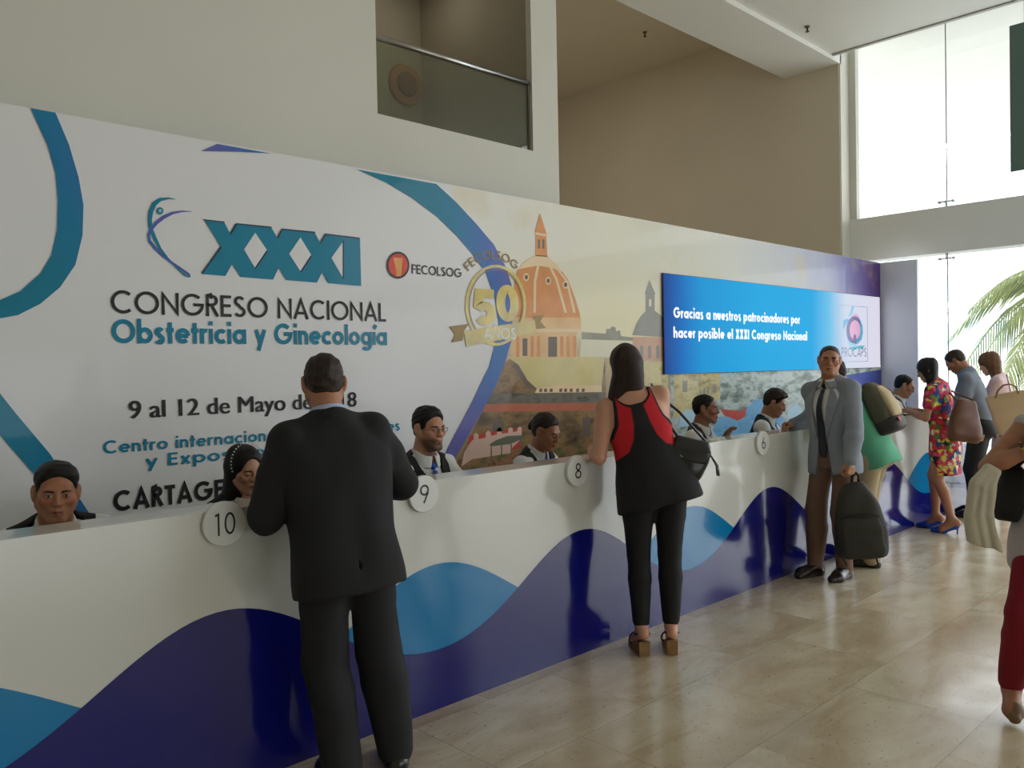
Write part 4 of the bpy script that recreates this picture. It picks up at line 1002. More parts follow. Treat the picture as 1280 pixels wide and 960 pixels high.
        for q in (1, -1):
            R = H @ rz(q * 24) @ rx(10)
            o += [e((q * .079, -.010, -.004), (.011, .021, .034), .008, R), e((q * .074, -.008, -.026), (.010, .013, .014), .01, R), sub(e((q * .092, -.004, .000), (.007, .011, .019), .006, R), .006)]
        # neck
        s = P.s; o += [cone(hp((0, -.022, -.055)), P.nb + P.T @ A3(0, -.006 * s, -.03 * s), (.050 if P.fem else .058) * s, (.056 if P.fem else .066) * s, .03)]
        return o
    def hand_prims(P, q):
        s, h, W = P.s * (0.92 if P.fem else 1.0), P.hd[q], P.wr[q]
        f = unit(h.get('f', W - P.el[q])); n = np.asarray(h.get('n', (q, 0, 0)), float); n = unit(n - f * (n @ f)); t = np.cross(n, f) * h.get('thumb', q)   # thumb side
        curl = h.get('curl', 25); o = []
        fans = (.030, .010, -.011, -.030); ln = (.074, .084, .078, .060)
        for i in range(4):
            b0 = W + f * .010 * s + t * fans[i] * .55 * s; kn = W + (f * (.088 - .006 * abs(i - 1.2)) + t * fans[i]) * s
            o.append(cone(b0, kn, .0145 * s, .0115 * s, .014))
            d = f; p = kn; c = 0
            for j, (fr, r0, r1) in enumerate(((.46, .0098, .0088), (.31, .0086, .0078), (.23, .0078, .0066))):
                c += curl * (0.75, 1.0, 0.7)[j] * (1 + .06 * i); dd = f * math.cos(math.radians(c)) - n * math.sin(math.radians(c)) + t * fans[i] * (1.2 if curl < 40 else 0)
                e = p + unit(dd) * ln[i] * fr * s; o.append(cone(p, e, r0 * s, r1 * s, .0035)); p = e
        ct = h.get('tcurl', 0.5); b0 = W + (f * .018 + t * .020 - n * .006) * s; m1 = W + (f * .052 + t * (.050 - .012 * ct) - n * (.012 + .02 * ct)) * s
        m2 = m1 + unit(f * .9 + t * (.35 - .9 * ct) - n * .35 * ct) * .034 * s; m3 = m2 + unit(f * .85 + t * (.1 - 1.1 * ct) - n * .4 * ct) * .027 * s
        o += [cone(b0, m1, .0165 * s, .0115 * s, .012), cone(m1, m2, .0108 * s, .0095 * s, .006), cone(m2, m3, .0095 * s, .0075 * s, .004)]
        o.append(cone(P.el[q] + (W - P.el[q]) * 0.8, W + f * .012 * s, .031 * s * (0.9 if P.fem else 1), .025 * s * (0.9 if P.fem else 1), .02))
        P.grip = getattr(P, 'grip', {}); P.grip[q] = W + (f * .085 - n * .025) * s
        return o
    # ---- assembled pieces
    def body(P, m, tintfn=None, hide=0.008, arms_bare=(0, 0), legs_bare=False, hres=0.0032, res=0.008, jaw=1.0, hands=True, torso_bare=False, beard=0.0, lips=(0.80, 0.55, 0.52)):
        """the whole figure as one skin: body, head with face, hands with fingers"""
        s = P.s; b = -hide
        hd = P.head_prims(jaw); hp = P.headp
        core = [P.torso(0 if torso_bare else b)] + P.hips(b) + P.traps(0 if torso_bare else b)
        for q, bare in zip((1, -1), arms_bare): core += P.arm(q, 0 if bare else b)
        for q in (1, -1): core += P.leg(q, 0 if legs_bare else b) + P.foot_prims(q, 0 if legs_bare else b)
        npt = P.nb + (P.ho - P.nb) * 0.30; nn = unit(P.ho - P.nb)
        low = core + [hd[-1], halfspace(npt, nn)]
        parts = []
        wr = [q for q in (1, -1) if hands]
        for q in wr:
            w = P.wr[q]; d = unit(w - P.el[q]); e = w - d * .05 * s
            def keep(x, y, z, e=e, d=d, w=w): return np.minimum((x - e[0]) * d[0] + (y - e[1]) * d[1] + (z - e[2]) * d[2], 0.17 * s - np.sqrt((x - w[0] - d[0] * .1) ** 2 + (y - w[1] - d[1] * .1) ** 2 + (z - w[2] - d[2] * .1) ** 2))
            low.append(cutfn(keep))
        parts.append(field_mesh(low, res))
        up = hd + [cone(npt - nn * .05, npt, .05 * s, .05 * s, .03)][:0] + [halfspace(npt - nn * .008, -nn)]
        lo = P.ho - A3(.16, .16, .19) * s; hi = P.ho + A3(.16, .16, .16) * s
        parts.append(field_mesh(up, hres, (lo, hi)))
        for q in wr:
            w = P.wr[q]; d = unit(w - P.el[q]); hh = P.hand_prims(q); us = [p for p in hh]
            parts.append(field_mesh(hh + [halfspace(w - d * .058 * s, -d)], max(hres, .0034), None))
        def tint(V):
            L = ((V - P.ho) @ P.H) / P.hs; c = np.ones((len(V), 3)); near = np.abs(L).max(1) < .16
            x, y, z = L[:, 0], L[:, 1], L[:, 2]
            lip = np.clip(1.25 - np.sqrt((x / .022) ** 2 + ((z + .067) / .0085) ** 2), 0, .5) * 2 * (y > .07) * near
            c *= 1 + lip[:, None] * (np.array(lips) - 1)
            line = np.clip(1.3 - np.sqrt((x / .021) ** 2 + ((z + .0668) / .0022) ** 2), 0, .6) / .6 * (y > .07) * near
            c *= 1 - .55 * line[:, None]
            if beard:
                bd = np.clip((-.040 - z) / .02, 0, 1) * np.clip((y - .0) / .03, 0, 1) * near * (1 - np.clip(lip, 0, 1)) * (np.linalg.norm(np.stack([x, (z + .048) * 1.2], 1), axis=1) > .016)
                c *= 1 - beard * bd[:, None]
            cheek = np.exp(-(((np.abs(x) - .042) / .02) ** 2 + ((z + .02) / .022) ** 2)) * (y > .03) * near
            c *= 1 + cheek[:, None] * (np.array([1.05, .90, .88]) - 1)
            return c
        o = parts_obj('body', parts, m, P.root, tint)
        return o
    def _patch(P, name, fn, mats, parent):
        """small surface patch given in head space: fn -> rows of points, one material per row strip"""
        mb = MB()
        for rows, m in fn:
            mi = mb.slot(m); vs_ = [[mb.bm.verts.new(P.headp(p)) for p in r] for r in rows]
            for a, b in zip(vs_, vs_[1:]):
                for k in range(len(a) - 1):
                    f = mb.bm.faces.new([a[k], a[k + 1], b[k + 1], b[k]]); f.material_index = mi; f.smooth = True
        return mb.build(name, parent)
    def face(P, brow=(26, 18, 14), openness=1.0, gaze=(0, 0), browt=1.0):
        for q in (1, -1):
            c = np.array([q * .031, .0805, .0005]); R_ = np.array([.0150, .0130, .0110])
            def sp(x, z, k=1.0):
                u, w = x / R_[0], z / R_[2]; v = math.sqrt(max(.02, 1 - u * u - w * w)); return c + np.array([x, R_[1] * v * k + .0004, z])
            up = lambda x: .0052 * openness * (1 - (x / .0132) ** 2) + .0006; dn = lambda x: -.0042 * openness * (1 - (x / .0132) ** 2) + .0004
            xs = np.linspace(-.0130, .0130, 13)
            white = [[sp(x, dn(x) + (up(x) - dn(x)) * t) for x in xs] for t in np.linspace(0, 1, 6)]
            ix = np.linspace(-.0056, .0056, 9); gx, gz = gaze[0] * .004, gaze[1] * .002
            iris = []
            for t in np.linspace(-1, 1, 7):
                row = []
                for x in ix:
                    h = math.sqrt(max(0, .0057 ** 2 - x * x)); X = x + gx; row.append(sp(X, min(max(h * t + gz, dn(X)), up(X)), 1.03))
                iris.append(row)
            lash = [[sp(x, up(x) - .0003, 1.05) for x in xs], [sp(x, up(x) + .0016, 1.06) for x in xs]]
            P._patch('eye', [(white, EYE_W), (iris, EYE_D), (lash, LASH)], None, P.root)
            bz = [(.012, .0895, .0160), (.022, .0905, .0185), (.034, .0885, .0205), (.044, .0818, .0190), (.051, .0740, .0160)]
            P.field('eyebrow', [p for p in chain([P.headp((q * x, y, z)) for x, y, z in bz], [r * P.hs * 1.15 * browt for r in (.0034, .0036, .0034, .0028, .0016)], .003)], .0022, mat('brow %d %d %d' % brow, brow, 0.8))
    def field(P, name, prims, res, m, tint=None, box=None):
        return field_obj(name, prims, res, m, P.root, box, tint)
    def hair_short(P, m, t=.010, front=.088, top=.006, line=None, res=.004, fringe=0.0, nape=-.062, volume=0.0, seed=1):
        """cropped hair that follows the skull above a hairline"""
        s, H = P.hs, P.H
        line = line or [(-.12, nape), (-.075, nape), (-.045, -.050), (-.030, -.020), (-.012, .030), (.004, .034), (.014, -.010), (.034, -.008), (.045, .034), (.058, .062), (.074, front - .006), (.12, front + .004)]
        ys, zs = np.array([a for a, b in line]), np.array([b for a, b in line])
        o = [ell(P.headp((0, -.018, .032 + top * .5)), A3(.0735 + t * .6, .096 + t, .077 + t + top) * s, H, .02), ell(P.headp((0, -.030, -.018)), A3(.063 + t * .4, .068 + t * .6, .062) * s, H, .03)]
        if fringe: o.append(ell(P.headp((0, .045, .082)), A3(.058, .045, .026 + fringe) * s, H, .02))
        if volume: o.append(ell(P.headp((0, -.01, .066)), A3(.074, .088, .05 + volume) * s, H, .03))
        def cut(x, y, z):
            X, Y, Z = x - P.ho[0], y - P.ho[1], z - P.ho[2]
            v = (X * H[0, 1] + Y * H[1, 1] + Z * H[2, 1]) / s; w = (X * H[0, 2] + Y * H[1, 2] + Z * H[2, 2]) / s; u = np.abs(X * H[0, 0] + Y * H[1, 0] + Z * H[2, 0]) / s
            return (np.interp(v, ys, zs) - w - .10 * np.maximum(u - .03, 0) * (v > .05) + .0025 * np.sin(x * 900 / s) * np.sin(y * 760 / s + 1)) * .75 * s
        def taper(x, y, z):
            X, Y, Z = x - P.ho[0], y - P.ho[1], z - P.ho[2]
            v = (X * H[0, 1] + Y * H[1, 1] + Z * H[2, 1]) / s; w = (X * H[0, 2] + Y * H[1, 2] + Z * H[2, 2]) / s
            return (t + .0025) * s * np.clip(1 - (w - np.interp(v, ys, zs)) / .026, 0, 1) ** 2 * (v > .046)
        o.append(wrinkle(.0022 * s, 120, seed)); o.append(('d', taper, None, None, 0)); o.append(cutfn(cut))
        return P.field('hair', o, res * 1.0, m, box=(P.ho - A3(.16, .17, .16) * s, P.ho + A3(.16, .16, .19) * s))
    # ---- clothes
    def collar(P, name, m, r=.062, h=.040, gap=0.5, dz=0.0, th=.006, res=.0042, drop=.03):
        """shirt collar: a standing band round the neck that falls into two points in front"""
        s = P.s; o = P.nb + P.T @ A3(0, .004 * s, dz * s); ax = unit(P.ho - P.nb) * .5 + P.T @ A3(0, 0, 1) * .5; ax = unit(ax); x = P.T @ A3(1, 0, 0); y = unit(np.cross(ax, x)); x = np.cross(y, ax)
        def f(X, Y, Z):
            a, b, c = X - o[0], Y - o[1], Z - o[2]
            u = a * x[0] + b * x[1] + c * x[2]; v = a * y[0] + b * y[1] + c * y[2]; w = (a * ax[0] + b * ax[1] + c * ax[2]) / s
            rr = np.sqrt(u * u + (v * .95) ** 2) / s; fr = np.clip(v / s / .06, -1, 1)
            Rr = r + .016 * (1 - np.clip(w / h, -1, 1)) * .8
            low = -.012 - drop * np.clip(fr, 0, 1) ** 2
            d = np.maximum(np.abs(rr - Rr) - th, np.maximum(w - h + .018 * np.clip(fr, 0, 1), low - w))
            ang = np.abs(u) / s - (np.clip(h - w, 0, 1) * gap * .55 + .003)
            return np.maximum(d, np.where(v > 0, -ang, -1)) * s
        pr = ('u', f, o - .13 * s, o + .13 * s, .003)
        return P.field(name, [pr], res, m)
    def tie(P, m, zlen=.36, infl=.020, w=.036, x=0.0):
        s = P.s; zs = [r[0] for r in P.st]
        def front(z): return float(np.interp(z * s, zs, [r[2] + r[3] for r in P.st])) / s
        rows = []
        for z in np.linspace(.49 - zlen, .485, 9):
            t = (.485 - z) / zlen; rows.append((z * s, (w * (.42 + .58 * min(1, t * 1.1)) if t < .93 else w * .55) * s, .0055 * s, (front(z) + infl) * s, x * s * t))
        o = [loft(rows, P.hip, P.T, 0, .004, 2.6, .003), ell(P.hip + P.T @ (A3(0, front(.50) + infl - .004, .503) * s), A3(.017, .012, .02) * s, P.T, .006)]
        return P.field('necktie', o, .0042, m)
    def shoes(P, m, res=.005, heel=.012, sole=None):
        for q in (1, -1):
            pr = P.foot_prims(q, .010 * P.s); f = P.feet[q]; Rf = rz(f[3]) @ rx(-f[4]); nrm = Rf @ A3(0, 0, 1); base = P.an[q] - nrm * .08 * P.s
            pr = pr + [halfspace(base, -nrm), halfspace(base + nrm * .085 * P.s, nrm)]
            an = P.an[q]
            P.field('shoe', pr, res, m)
            c = base + nrm * .006 * P.s
            if sole: 
                so = loft([(-.075, .030, .007, 0), (-.03, .034, .007, 0), (.03, .034, .007, 0), (.10, .046, .007, 0), (.17, .040, .007, 0), (.205, .022, .007, 0)], base + nrm * .007 * P.s, Rf @ np.array([[1, 0, 0], [0, 0, 1], [0, -1, 0]]).T, 0, .004, 2.5, .004)

# ================================================================== PEOPLE
def loc(at, heading, w):
    """a place in the hall given in a figure's own frame"""
    v = rz(-heading) @ A3(w[0] - at[0], w[1] - at[1], 0); return (v[0], v[1], w[2])
def lab(P, label, cat='person', group=None):
    tag(P.root, label, cat, group); return P
TAN = skin('tan', (176, 122, 92)); OLIVE = skin('olive', (190, 138, 108)); DEEP = skin('deep', (138, 92, 68)); FAIR = skin('fair', (206, 152, 124)); BRONZE = skin('bronze', (164, 110, 78))
BLACKH = hair_mat('black hair', (18, 15, 14)); DKBROWN = hair_mat('dark brown hair', (40, 26, 20)); GREYH = hair_mat('greying hair', (58, 52, 48)); BROWNH = hair_mat('long brown hair', (104, 72, 46)); CROPH = hair_mat('cropped hair', (44, 34, 28))
CLOTH = lambda name, rgb, r=.85, b=(420, .25), **k: mat(name, rgb, r, bump=b, noise=(5, .06), **k)
C_SUIT = CLOTH('black suit wool', (25, 25, 27)); C_TROU = CLOTH('charcoal trousers', (30, 31, 34)); C_SHIRT = CLOTH('white shirt cotton', (226, 226, 224)); C_VEST = CLOTH('black vest', (20, 20, 22))
C_TIE = mat('royal blue tie', (36, 84, 196), .5, bump=(300, .2)); C_BLKSHOE = mat('black leather', (20, 18, 18), .3, coat=.3); C_LBLUE = CLOTH('pale blue shirt', (176, 190, 220))

def hair_long(P, m, drop, w=(.088, .095, .09), d=.055, back=-.055, cap=.014, face=True, res=.005, off=0.0, xo=0.0, turn=None, seed=2, face_c=(0, .098, -.035), face_r=(.060, .070, .104)):
    s = P.hs; o = [ell(P.headp((0, -.020, .033)), A3(.0755 + cap, .096 + cap, .078 + cap) * s, P.H, .03)]
    R = rz(P.hyaw if turn is None else turn)
    st = [(-drop * s, w[2] * .55 * s, d * .45 * s, (back + off) * s, xo * s), (-drop * .8 * s, w[2] * s, d * .8 * s, (back + off * .8) * s, xo * .8 * s), (-drop * .45 * s, w[1] * s, d * s, (back + off * .4) * s, xo * .3 * s), (-.06 * s, w[0] * s, (d + .02) * s, (back + .012) * s), (.03 * s, w[0] * .93 * s, (d + .028) * s, (back + .03) * s)]
    o.append(loft(st, P.ho, R, 0, .04, 2.3, .02))
    if face: o.append(sub(ell(P.headp(face_c), A3(*face_r) * s, P.H, .015), .012))
    o.append(wrinkle(.004 * s, 60, seed, (1, 1, .12)))
    return P.field('hair', o, res, m)
def glasses(P, rim=(30, 30, 32)):
    g = MB(); m = mat('spectacle rim %d' % rim[0], rim, .3); s = P.hs
    for q in (1, -1):
        pts = [P.headp((q * .033 + .0205 * math.cos(a) * (1 if abs(math.cos(a)) < .8 else .98), .099, -.001 + .0135 * math.sin(a))) for a in np.linspace(0, 2 * math.pi, 21)]
        g.tube(pts, .0014 * s, m, 6, False)
        g.tube([P.headp((q * .0535, .098, .003)), P.headp((q * .078, .075, .005)), P.headp((q * .080, .0, .006)), P.headp((q * .080, -.018, -.006))], .0013 * s, m, 6)
    g.tube([P.headp((-.0125, .099, .001)), P.headp((0, .1015, .004)), P.headp((.0125, .099, .001))], .0014 * s, m, 6)
    o = g.build('eyeglasses', P.root); return o

# ---------------------------------------------------------------- staff seated behind the counter
def staff(at, heading, headturn, m, label, s=1.0, fem=False, girth=1.0, lean=8, hipz=.50, hands=None, jaw=1.0, beard=0., tie=True, openness=1.0, side=0, vneck=.20, gaze=(0, 0)):
    hands = hands or [dict(t=(.13, .33, .79), pole=(1, -.5, -.4), f=(-.25, 1, -.1), n=(0, .1, 1)), dict(t=(-.13, .33, .79), pole=(-1, -.5, -.4), f=(.25, 1, -.1), n=(0, .1, 1))]
    P = Person(at, heading, s, fem, girth, lean, side, 0, (0, -.04, hipz), headturn, [(.11, .20, 0, -6), (-.11, .20, 0, 6)], hands, (0, .6, 1))
    P.hyaw = headturn[0]
    lab(P, label, group=None)
    P.body(m, hres=.0032, jaw=jaw, beard=beard, res=.009)
    P.face(openness=openness, gaze=gaze)
    sh = [P.torso(.008, -.06, .50)] + P.traps(.009) + [p for q in (1, -1) for p in P.arm(q, .009, .95, True, loose=.012)] + [wrinkle(.004, 40, 5)]
    P.field('shirt', sh, .0075, C_SHIRT)
    if fem: bust = [ell(P.hip + P.T @ A3(q * .07 * s, .105 * s, .335 * s), A3(.066, .05, .062) * s, P.T, .04) for q in (1, -1)]
    else: bust = []
    H_, T_ = P.hip, P.T
    def arms(x, y, z):
        X, Y, Z = x - H_[0], y - H_[1], z - H_[2]
        u = np.abs(X * T_[0, 0] + Y * T_[1, 0] + Z * T_[2, 0]) / s; w = (X * T_[0, 2] + Y * T_[1, 2] + Z * T_[2, 2]) / s
        return (u - np.interp(w, [.2, .30, .38, .46, .52], [.3, .205, .178, .172, .165]) * (.5 + .5 * girth) * (.93 if fem else 1)) * s
    def vee(x, y, z):
        X, Y, Z = x - H_[0], y - H_[1], z - H_[2]
        u = np.abs(X * T_[0, 0] + Y * T_[1, 0] + Z * T_[2, 0]) / s; v = (X * T_[0, 1] + Y * T_[1, 1] + Z * T_[2, 1]) / s; w = (X * T_[0, 2] + Y * T_[1, 2] + Z * T_[2, 2]) / s
        inside = np.minimum((w - .53 + vneck) * .42 - u, v + .01)
        nk = .072 - np.sqrt(u ** 2 + (v + .01) ** 2) - .9 * np.maximum(.50 - w, 0)
        return np.maximum(inside, nk) * s
    P.field('vest', [P.torso(.018, -.08, .53)] + P.traps(.019) + bust + [cutfn(arms), cutfn(vee), wrinkle(.002, 50, 3)], .006, C_VEST)
    P.collar('shirt_collar', C_SHIRT, r=.060 if not fem else .056, h=.036)
    if tie: P.tie(C_TIE, .30, .022)
    P.field('trousers', [p for q in (1, -1) for p in P.leg(q, .012, loose=.012)] + P.hips(.012) + [P.torso(.012, -.09, .02)], .011, C_TROU)
    P.shoes(C_BLKSHOE, .008)
    return P
YS = 3.66
def sx_(px, py, y=3.54): return on_y(px, py, y)
# left end
q = sx_(66, 610, 3.46); a = staff((q[0] + .10, 3.80), 170, (-3, 5, -3), BRONZE, 'seated young man in black vest looking up at the camera, left end of the counter', s=1.0, hipz=.578, side=3, lean=32, hands=[dict(t=(.16, .36, .82), pole=(1, -.3, -.4), f=(-.25, 1, -.1), n=(0, .1, 1)), dict(t=(-.16, .36, .82), pole=(-1, -.3, -.4), f=(.25, 1, -.1), n=(0, .1, 1))])
a.hair_short(BLACKH, .006, .104, .002, volume=.003)
q = sx_(300, 592, 3.50); b = staff((q[0] + .06, YS), 188, (-4, 15, 4), OLIVE, 'seated woman with long black hair and beaded headband behind plaque 10', s=.95, fem=True, hipz=.535, tie=False, openness=.35, vneck=.16)
hair_long(b, BLACKH, .36, (.084, .10, .10), .05, -.06, cap=.011, face_c=(0, .100, -.030), face_r=(.064, .076, .116))
hb = MB(); WB = mat('white beads', (225, 222, 216), .35)
for k in range(23):
    t = math.radians(200 - 220 * k / 22); p_ = b.headp((.089 * math.cos(t), .018 - .02 * math.sin(t), .040 + .098 * math.sin(t)))
    bmesh.ops.create_icosphere(hb.bm, subdivisions=1, radius=.0042, matrix=Matrix.Translation(p_)); 
hb.mats.append(WB); hb.build('headband', b.root)
q = sx_(536, 536, 3.52); c = staff((q[0] + .05, YS), 184, (-2, 4, 0), OLIVE, 'seated bearded man with glasses and blue tie behind plaque 9', s=1.02, hipz=.595, beard=.72, openness=.7)
c.hair_short(BLACKH, .007, .100, .006, volume=.008); glasses(c)
q = sx_(686, 541, 3.50); d = staff((q[0] + .03, YS), 190, (4, 24, 0), BRONZE, 'seated woman with pulled back dark hair and glasses behind plaque 8', s=.96, fem=True, girth=1.08, hipz=.575, openness=.4)
d.hair_short(DKBROWN, .011, .08, .004, [(-.12, -.085), (-.06, -.085), (-.035, -.06), (-.02, -.02), (-.008, .030), (.006, .036), (.02, .030), (.036, .048), (.055, .064), (.075, .074), (.12, .080)])
d.field('hair_bun', [ell(d.headp((0, -.115, -.010)), A3(.034, .028, .034), d.H), wrinkle(.003, 130, 4)], .0045, DKBROWN); glasses(d)
q = sx_(886, 514, 3.50); rh = on_y(914, 538, 3.30)
_at = (q[0] + .09, YS); e_ = staff(_at, 196, (4, 3, 0), DEEP, 'seated young man in black vest looking right beside the woman in black and red', s=.98, hipz=.60, openness=.7,
    hands=[dict(t=(.13, .33, .79), pole=(1, -.5, -.4), f=(-.25, 1, -.1), n=(0, .1, 1)), dict(t=loc(_at, 196, (rh[0] - .02, 3.36, rh[1] - .08)), pole=(-1, -.3, -1), f=(.1, .5, 1), n=(0, -1, .4), curl=28)])
e_.hair_short(BLACKH, .007, .100, .003)
q = sx_(972, 512, 3.48); f_ = staff((q[0] + .09, YS), 198, (5, 24, 0), TAN, 'seated young man with swept up hair looking down behind plaque 6', s=.98, hipz=.615, openness=.35)
f_.hair_short(DKBROWN, .008, .086, .008, volume=.020, fringe=.018)
q = sx_(1136, 491, 3.40); g_ = staff((q[0] + .08, 3.58), 198, (4, 24, 0), TAN, 'seated balding man with glasses behind the far end of the counter', s=1.03, hipz=.655, openness=.4, girth=1.05)
g_.hair_short(BLACKH, .008, .085, .0, [(-.12, -.06), (-.06, -.06), (-.04, -.045), (-.028, -.02), (-.012, .03), (.004, .034), (.014, .0), (.026, .004), (.034, .04), (.046, .066), (.06, .088), (.12, .10)]); glasses(g_)

# ---------------------------------------------------------------- visitors in front of the counter
def jacket(P, m, st, open_front=False, fore=.97, loose=.012, res=.0065, vent=True, amp=.005, lapel=None, infl=.016):
    s = P.s; H_, T_ = P.hip, P.T
    st = [(z * s, w * s * P.g, d * s * P.g, y * s) for z, w, d, y in st]
    pr = [loft(st, P.hip, P.T, 0, .05, 2.4, .012)] + P.traps(infl + .004)
    pr += [(p[0], p[1], p[2], p[3], .05) for p in P.hips(infl + .010)] + [halfspace(P.hip + P.T @ A3(0, 0, st[0][0]), -(P.T @ A3(0, 0, 1)))]
    for q in (1, -1): pr += P.arm(q, infl, fore, loose=loose)
    def L(x, y, z):
        X, Y, Z = x - H_[0], y - H_[1], z - H_[2]
        return tuple((X * T_[0, c] + Y * T_[1, c] + Z * T_[2, c]) / s for c in range(3))
    if vent: pr.append(sub(rbox(P.hip + T_ @ (A3(0, -.16, st[0][0] / s + .03) * s), A3(.004, .10, .09) * s, .002, T_), .003))
    if open_front:
        def gap(x, y, z):
            u, v, w = L(x, y, z)
            return np.minimum(np.minimum(open_front(w) - np.abs(u - .0), v - .035), .3) * s
        pr.append(cutfn(gap))
    pr.append(wrinkle(amp, 26, 11, (1, 1, .55)))
    return P.field('jacket', pr, res, m)
def trousers(P, m, low=1.0, infl=.013, loose=.022, res=.0075, amp=.004, top=.10, name='trousers'):
    pr = [p for q in (1, -1) for p in P.leg(q, infl, low=low, loose=loose)] + P.hips(infl) + [P.torso(infl, -.09, top)]
    pr += [wrinkle(amp, 24, 8, (1, 1, .7))]
    for q in (1, -1):
        pass
    return P.field(name, pr, res, m)
M_ST = [(-.135, .192, .138, -.012), (-.08, .194, .138, -.010), (.0, .184, .130, -.006), (.10, .176, .124, .0), (.20, .180, .126, .004), (.30, .192, .136, .006), (.38, .196, .130, .0), (.43, .184, .112, -.008), (.475, .136, .09, -.018), (.515, .086, .076, -.022), (.55, .068, .068, -.018)]

# 1. man in the black suit, seen from behind, elbows on the counter
at, hd = (1.86, 2.80), -14
lw = lambda *w: loc(at, hd, w)
P1 = Person(at, hd, 1.0, False, 1.16, 10, -3, 0, (-.085, -.03, .895), (-8, 18, 0), [(.112, -.01, 0, -10), (-.118, -.03, 0, 8)],
    hscale=1.0, hands=[dict(t=lw(2.0, 3.10, 1.15), pole=(1.0, -.35, -.8), f=(-.5, .8, -.1), n=(0, .1, 1), curl=30), dict(t=lw(1.66, 3.14, 1.145), pole=(-.40, -.3, -1), f=(.5, .8, -.1), n=(0, .1, 1), curl=30)])
lab(P1, 'man in a black suit seen from behind leaning on the counter beside plaque 10')
P1.body(TAN, hres=.0036); P1.face()
P1.hair_short(CROPH, .006, .088, .002, nape=-.070)
P1.collar('shirt_collar', C_LBLUE, r=.064, h=.046, res=.0042)
P1.field('shirt', [P1.torso(-.004, .25, .52)] + [p for q in (1, -1) for p in P1.arm(q, .006, 1.03, False)], .008, C_LBLUE)
jacket(P1, C_SUIT, M_ST)
P1.collar('jacket_collar', C_SUIT, r=.074, h=.030, dz=-.006, th=.007, res=.0045)
trousers(P1, C_TROU); P1.shoes(C_BLKSHOE)

# 2. woman in black and red, leggings, wedge sandals
at, hd = (3.80, 2.80), -42
lw = lambda *w: loc(at, hd, w)
P2 = Person(at, hd, .985, True, 1.25, 7, -13, 0, (0, 0, .965), (-28, 2, 0), [(.085, 0, .065, -6, 24), (-.085, -.01, .065, 4, 24)],
    [dict(t=lw(4.02, 3.08, 1.15), pole=(.5, -.6, -1), f=(-.5, 1, 0), n=(0, .2, 1), curl=30), dict(t=lw(3.70, 3.17, 1.145), pole=(-.2, -.25, -1), f=(.6, .8, 0), n=(0, .1, 1), curl=30)])
P2.hyaw = -28
lab(P2, 'woman in black and red sleeveless top and black leggings leaning at plaque 8')
P2.body(FAIR, hres=.0036, arms_bare=(1, 1), torso_bare=True); P2.face()
hair_long(P2, DKBROWN, .39, (.094, .106, .098), .066, -.068, turn=-4, cap=.017, xo=-.045)
s_ = P2.s; st2 = [(z * s_, w * s_ * 1.18, d * s_ * 1.15, y * s_) for z, w, d, y in [(-.13, .206, .158, -.012), (-.06, .197, .152, -.012), (.04, .176, .132, -.004), (.14, .148, .114, .004), (.24, .144, .112, .01), (.33, .156, .128, .016), (.40, .156, .112, .004), (.465, .150, .088, -.012), (.512, .115, .070, -.02), (.535, .09, .06, -.02)]]
Hh, Tt = P2.hip, P2.T
def top_cut(x, y, z):
    X, Y, Z = x - Hh[0], y - Hh[1], z - Hh[2]
    u = (X * Tt[0, 0] + Y * Tt[1, 0] + Z * Tt[2, 0]) / s_; v = (X * Tt[0, 1] + Y * Tt[1, 1] + Z * Tt[2, 1]) / s_; w = (X * Tt[0, 2] + Y * Tt[1, 2] + Z * Tt[2, 2]) / s_
    arm = np.abs(u) - np.interp(w, [.22, .29, .36, .43, .52], [.30, .185, .142, .128, .118])
    neck = np.where(v < 0, w - .455 - 9 * np.maximum(np.abs(u) - .02, 0) ** 2 * 1.0, w - .42 - 7 * u * u)
    neck = np.where(np.abs(u) > .088, w - .56, neck)
    return np.maximum(arm, neck) * s_ * .8
def top_col(V):
    L = ((V - Hh) @ Tt) / s_; u, v, w = np.abs(L[:, 0]), L[:, 1], L[:, 2]
    half = np.interp(w, [.16, .20, .26, .34, .44, .50], [.20, .105, .066, .045, .034, .034])
    arm = np.interp(w, [.22, .29, .36, .43, .52], [.30, .185, .142, .128, .118])
    t = np.clip((u - half) / .005, 0, 1) * np.clip((arm - .014 - u) / .004 + 0, 0, 1) * np.clip((w - .165) / .006, 0, 1) * np.clip((.452 + 9 * np.maximum(u - .02, 0) ** 2 - .012 - w) / .004 + (u > .095) * 5, 0, 1)
    return np.array([.0095, .009, .010]) * (1 - t[:, None]) + np.array([.62, .012, .022]) * t[:, None]
P2.field('top', [loft(st2, P2.hip, P2.T, 0.006, .04, 2.3, .012)] + [ell(P2.hip + P2.T @ A3(q * .078 * s_, .118 * s_, .335 * s_), A3(.076, .06, .07) * s_, P2.T, .04) for q in (1, -1)] + [cutfn(top_cut), wrinkle(.006, 24, 4, (1, 1, .4))], .0055, CLOTH('black red knit', (255, 255, 255), tint=True), top_col)
C_LEG = CLOTH('black leggings', (17, 17, 18), .8)
trousers(P2, C_LEG, low=.90, infl=.006, loose=.0, amp=.002, res=.0065, name='leggings')
WEDGE = mat('cork wedge', (150, 116, 72), .8, noise=(30, .2)); BSTRAP = mat('dark strap leather', (34, 22, 20), .5)
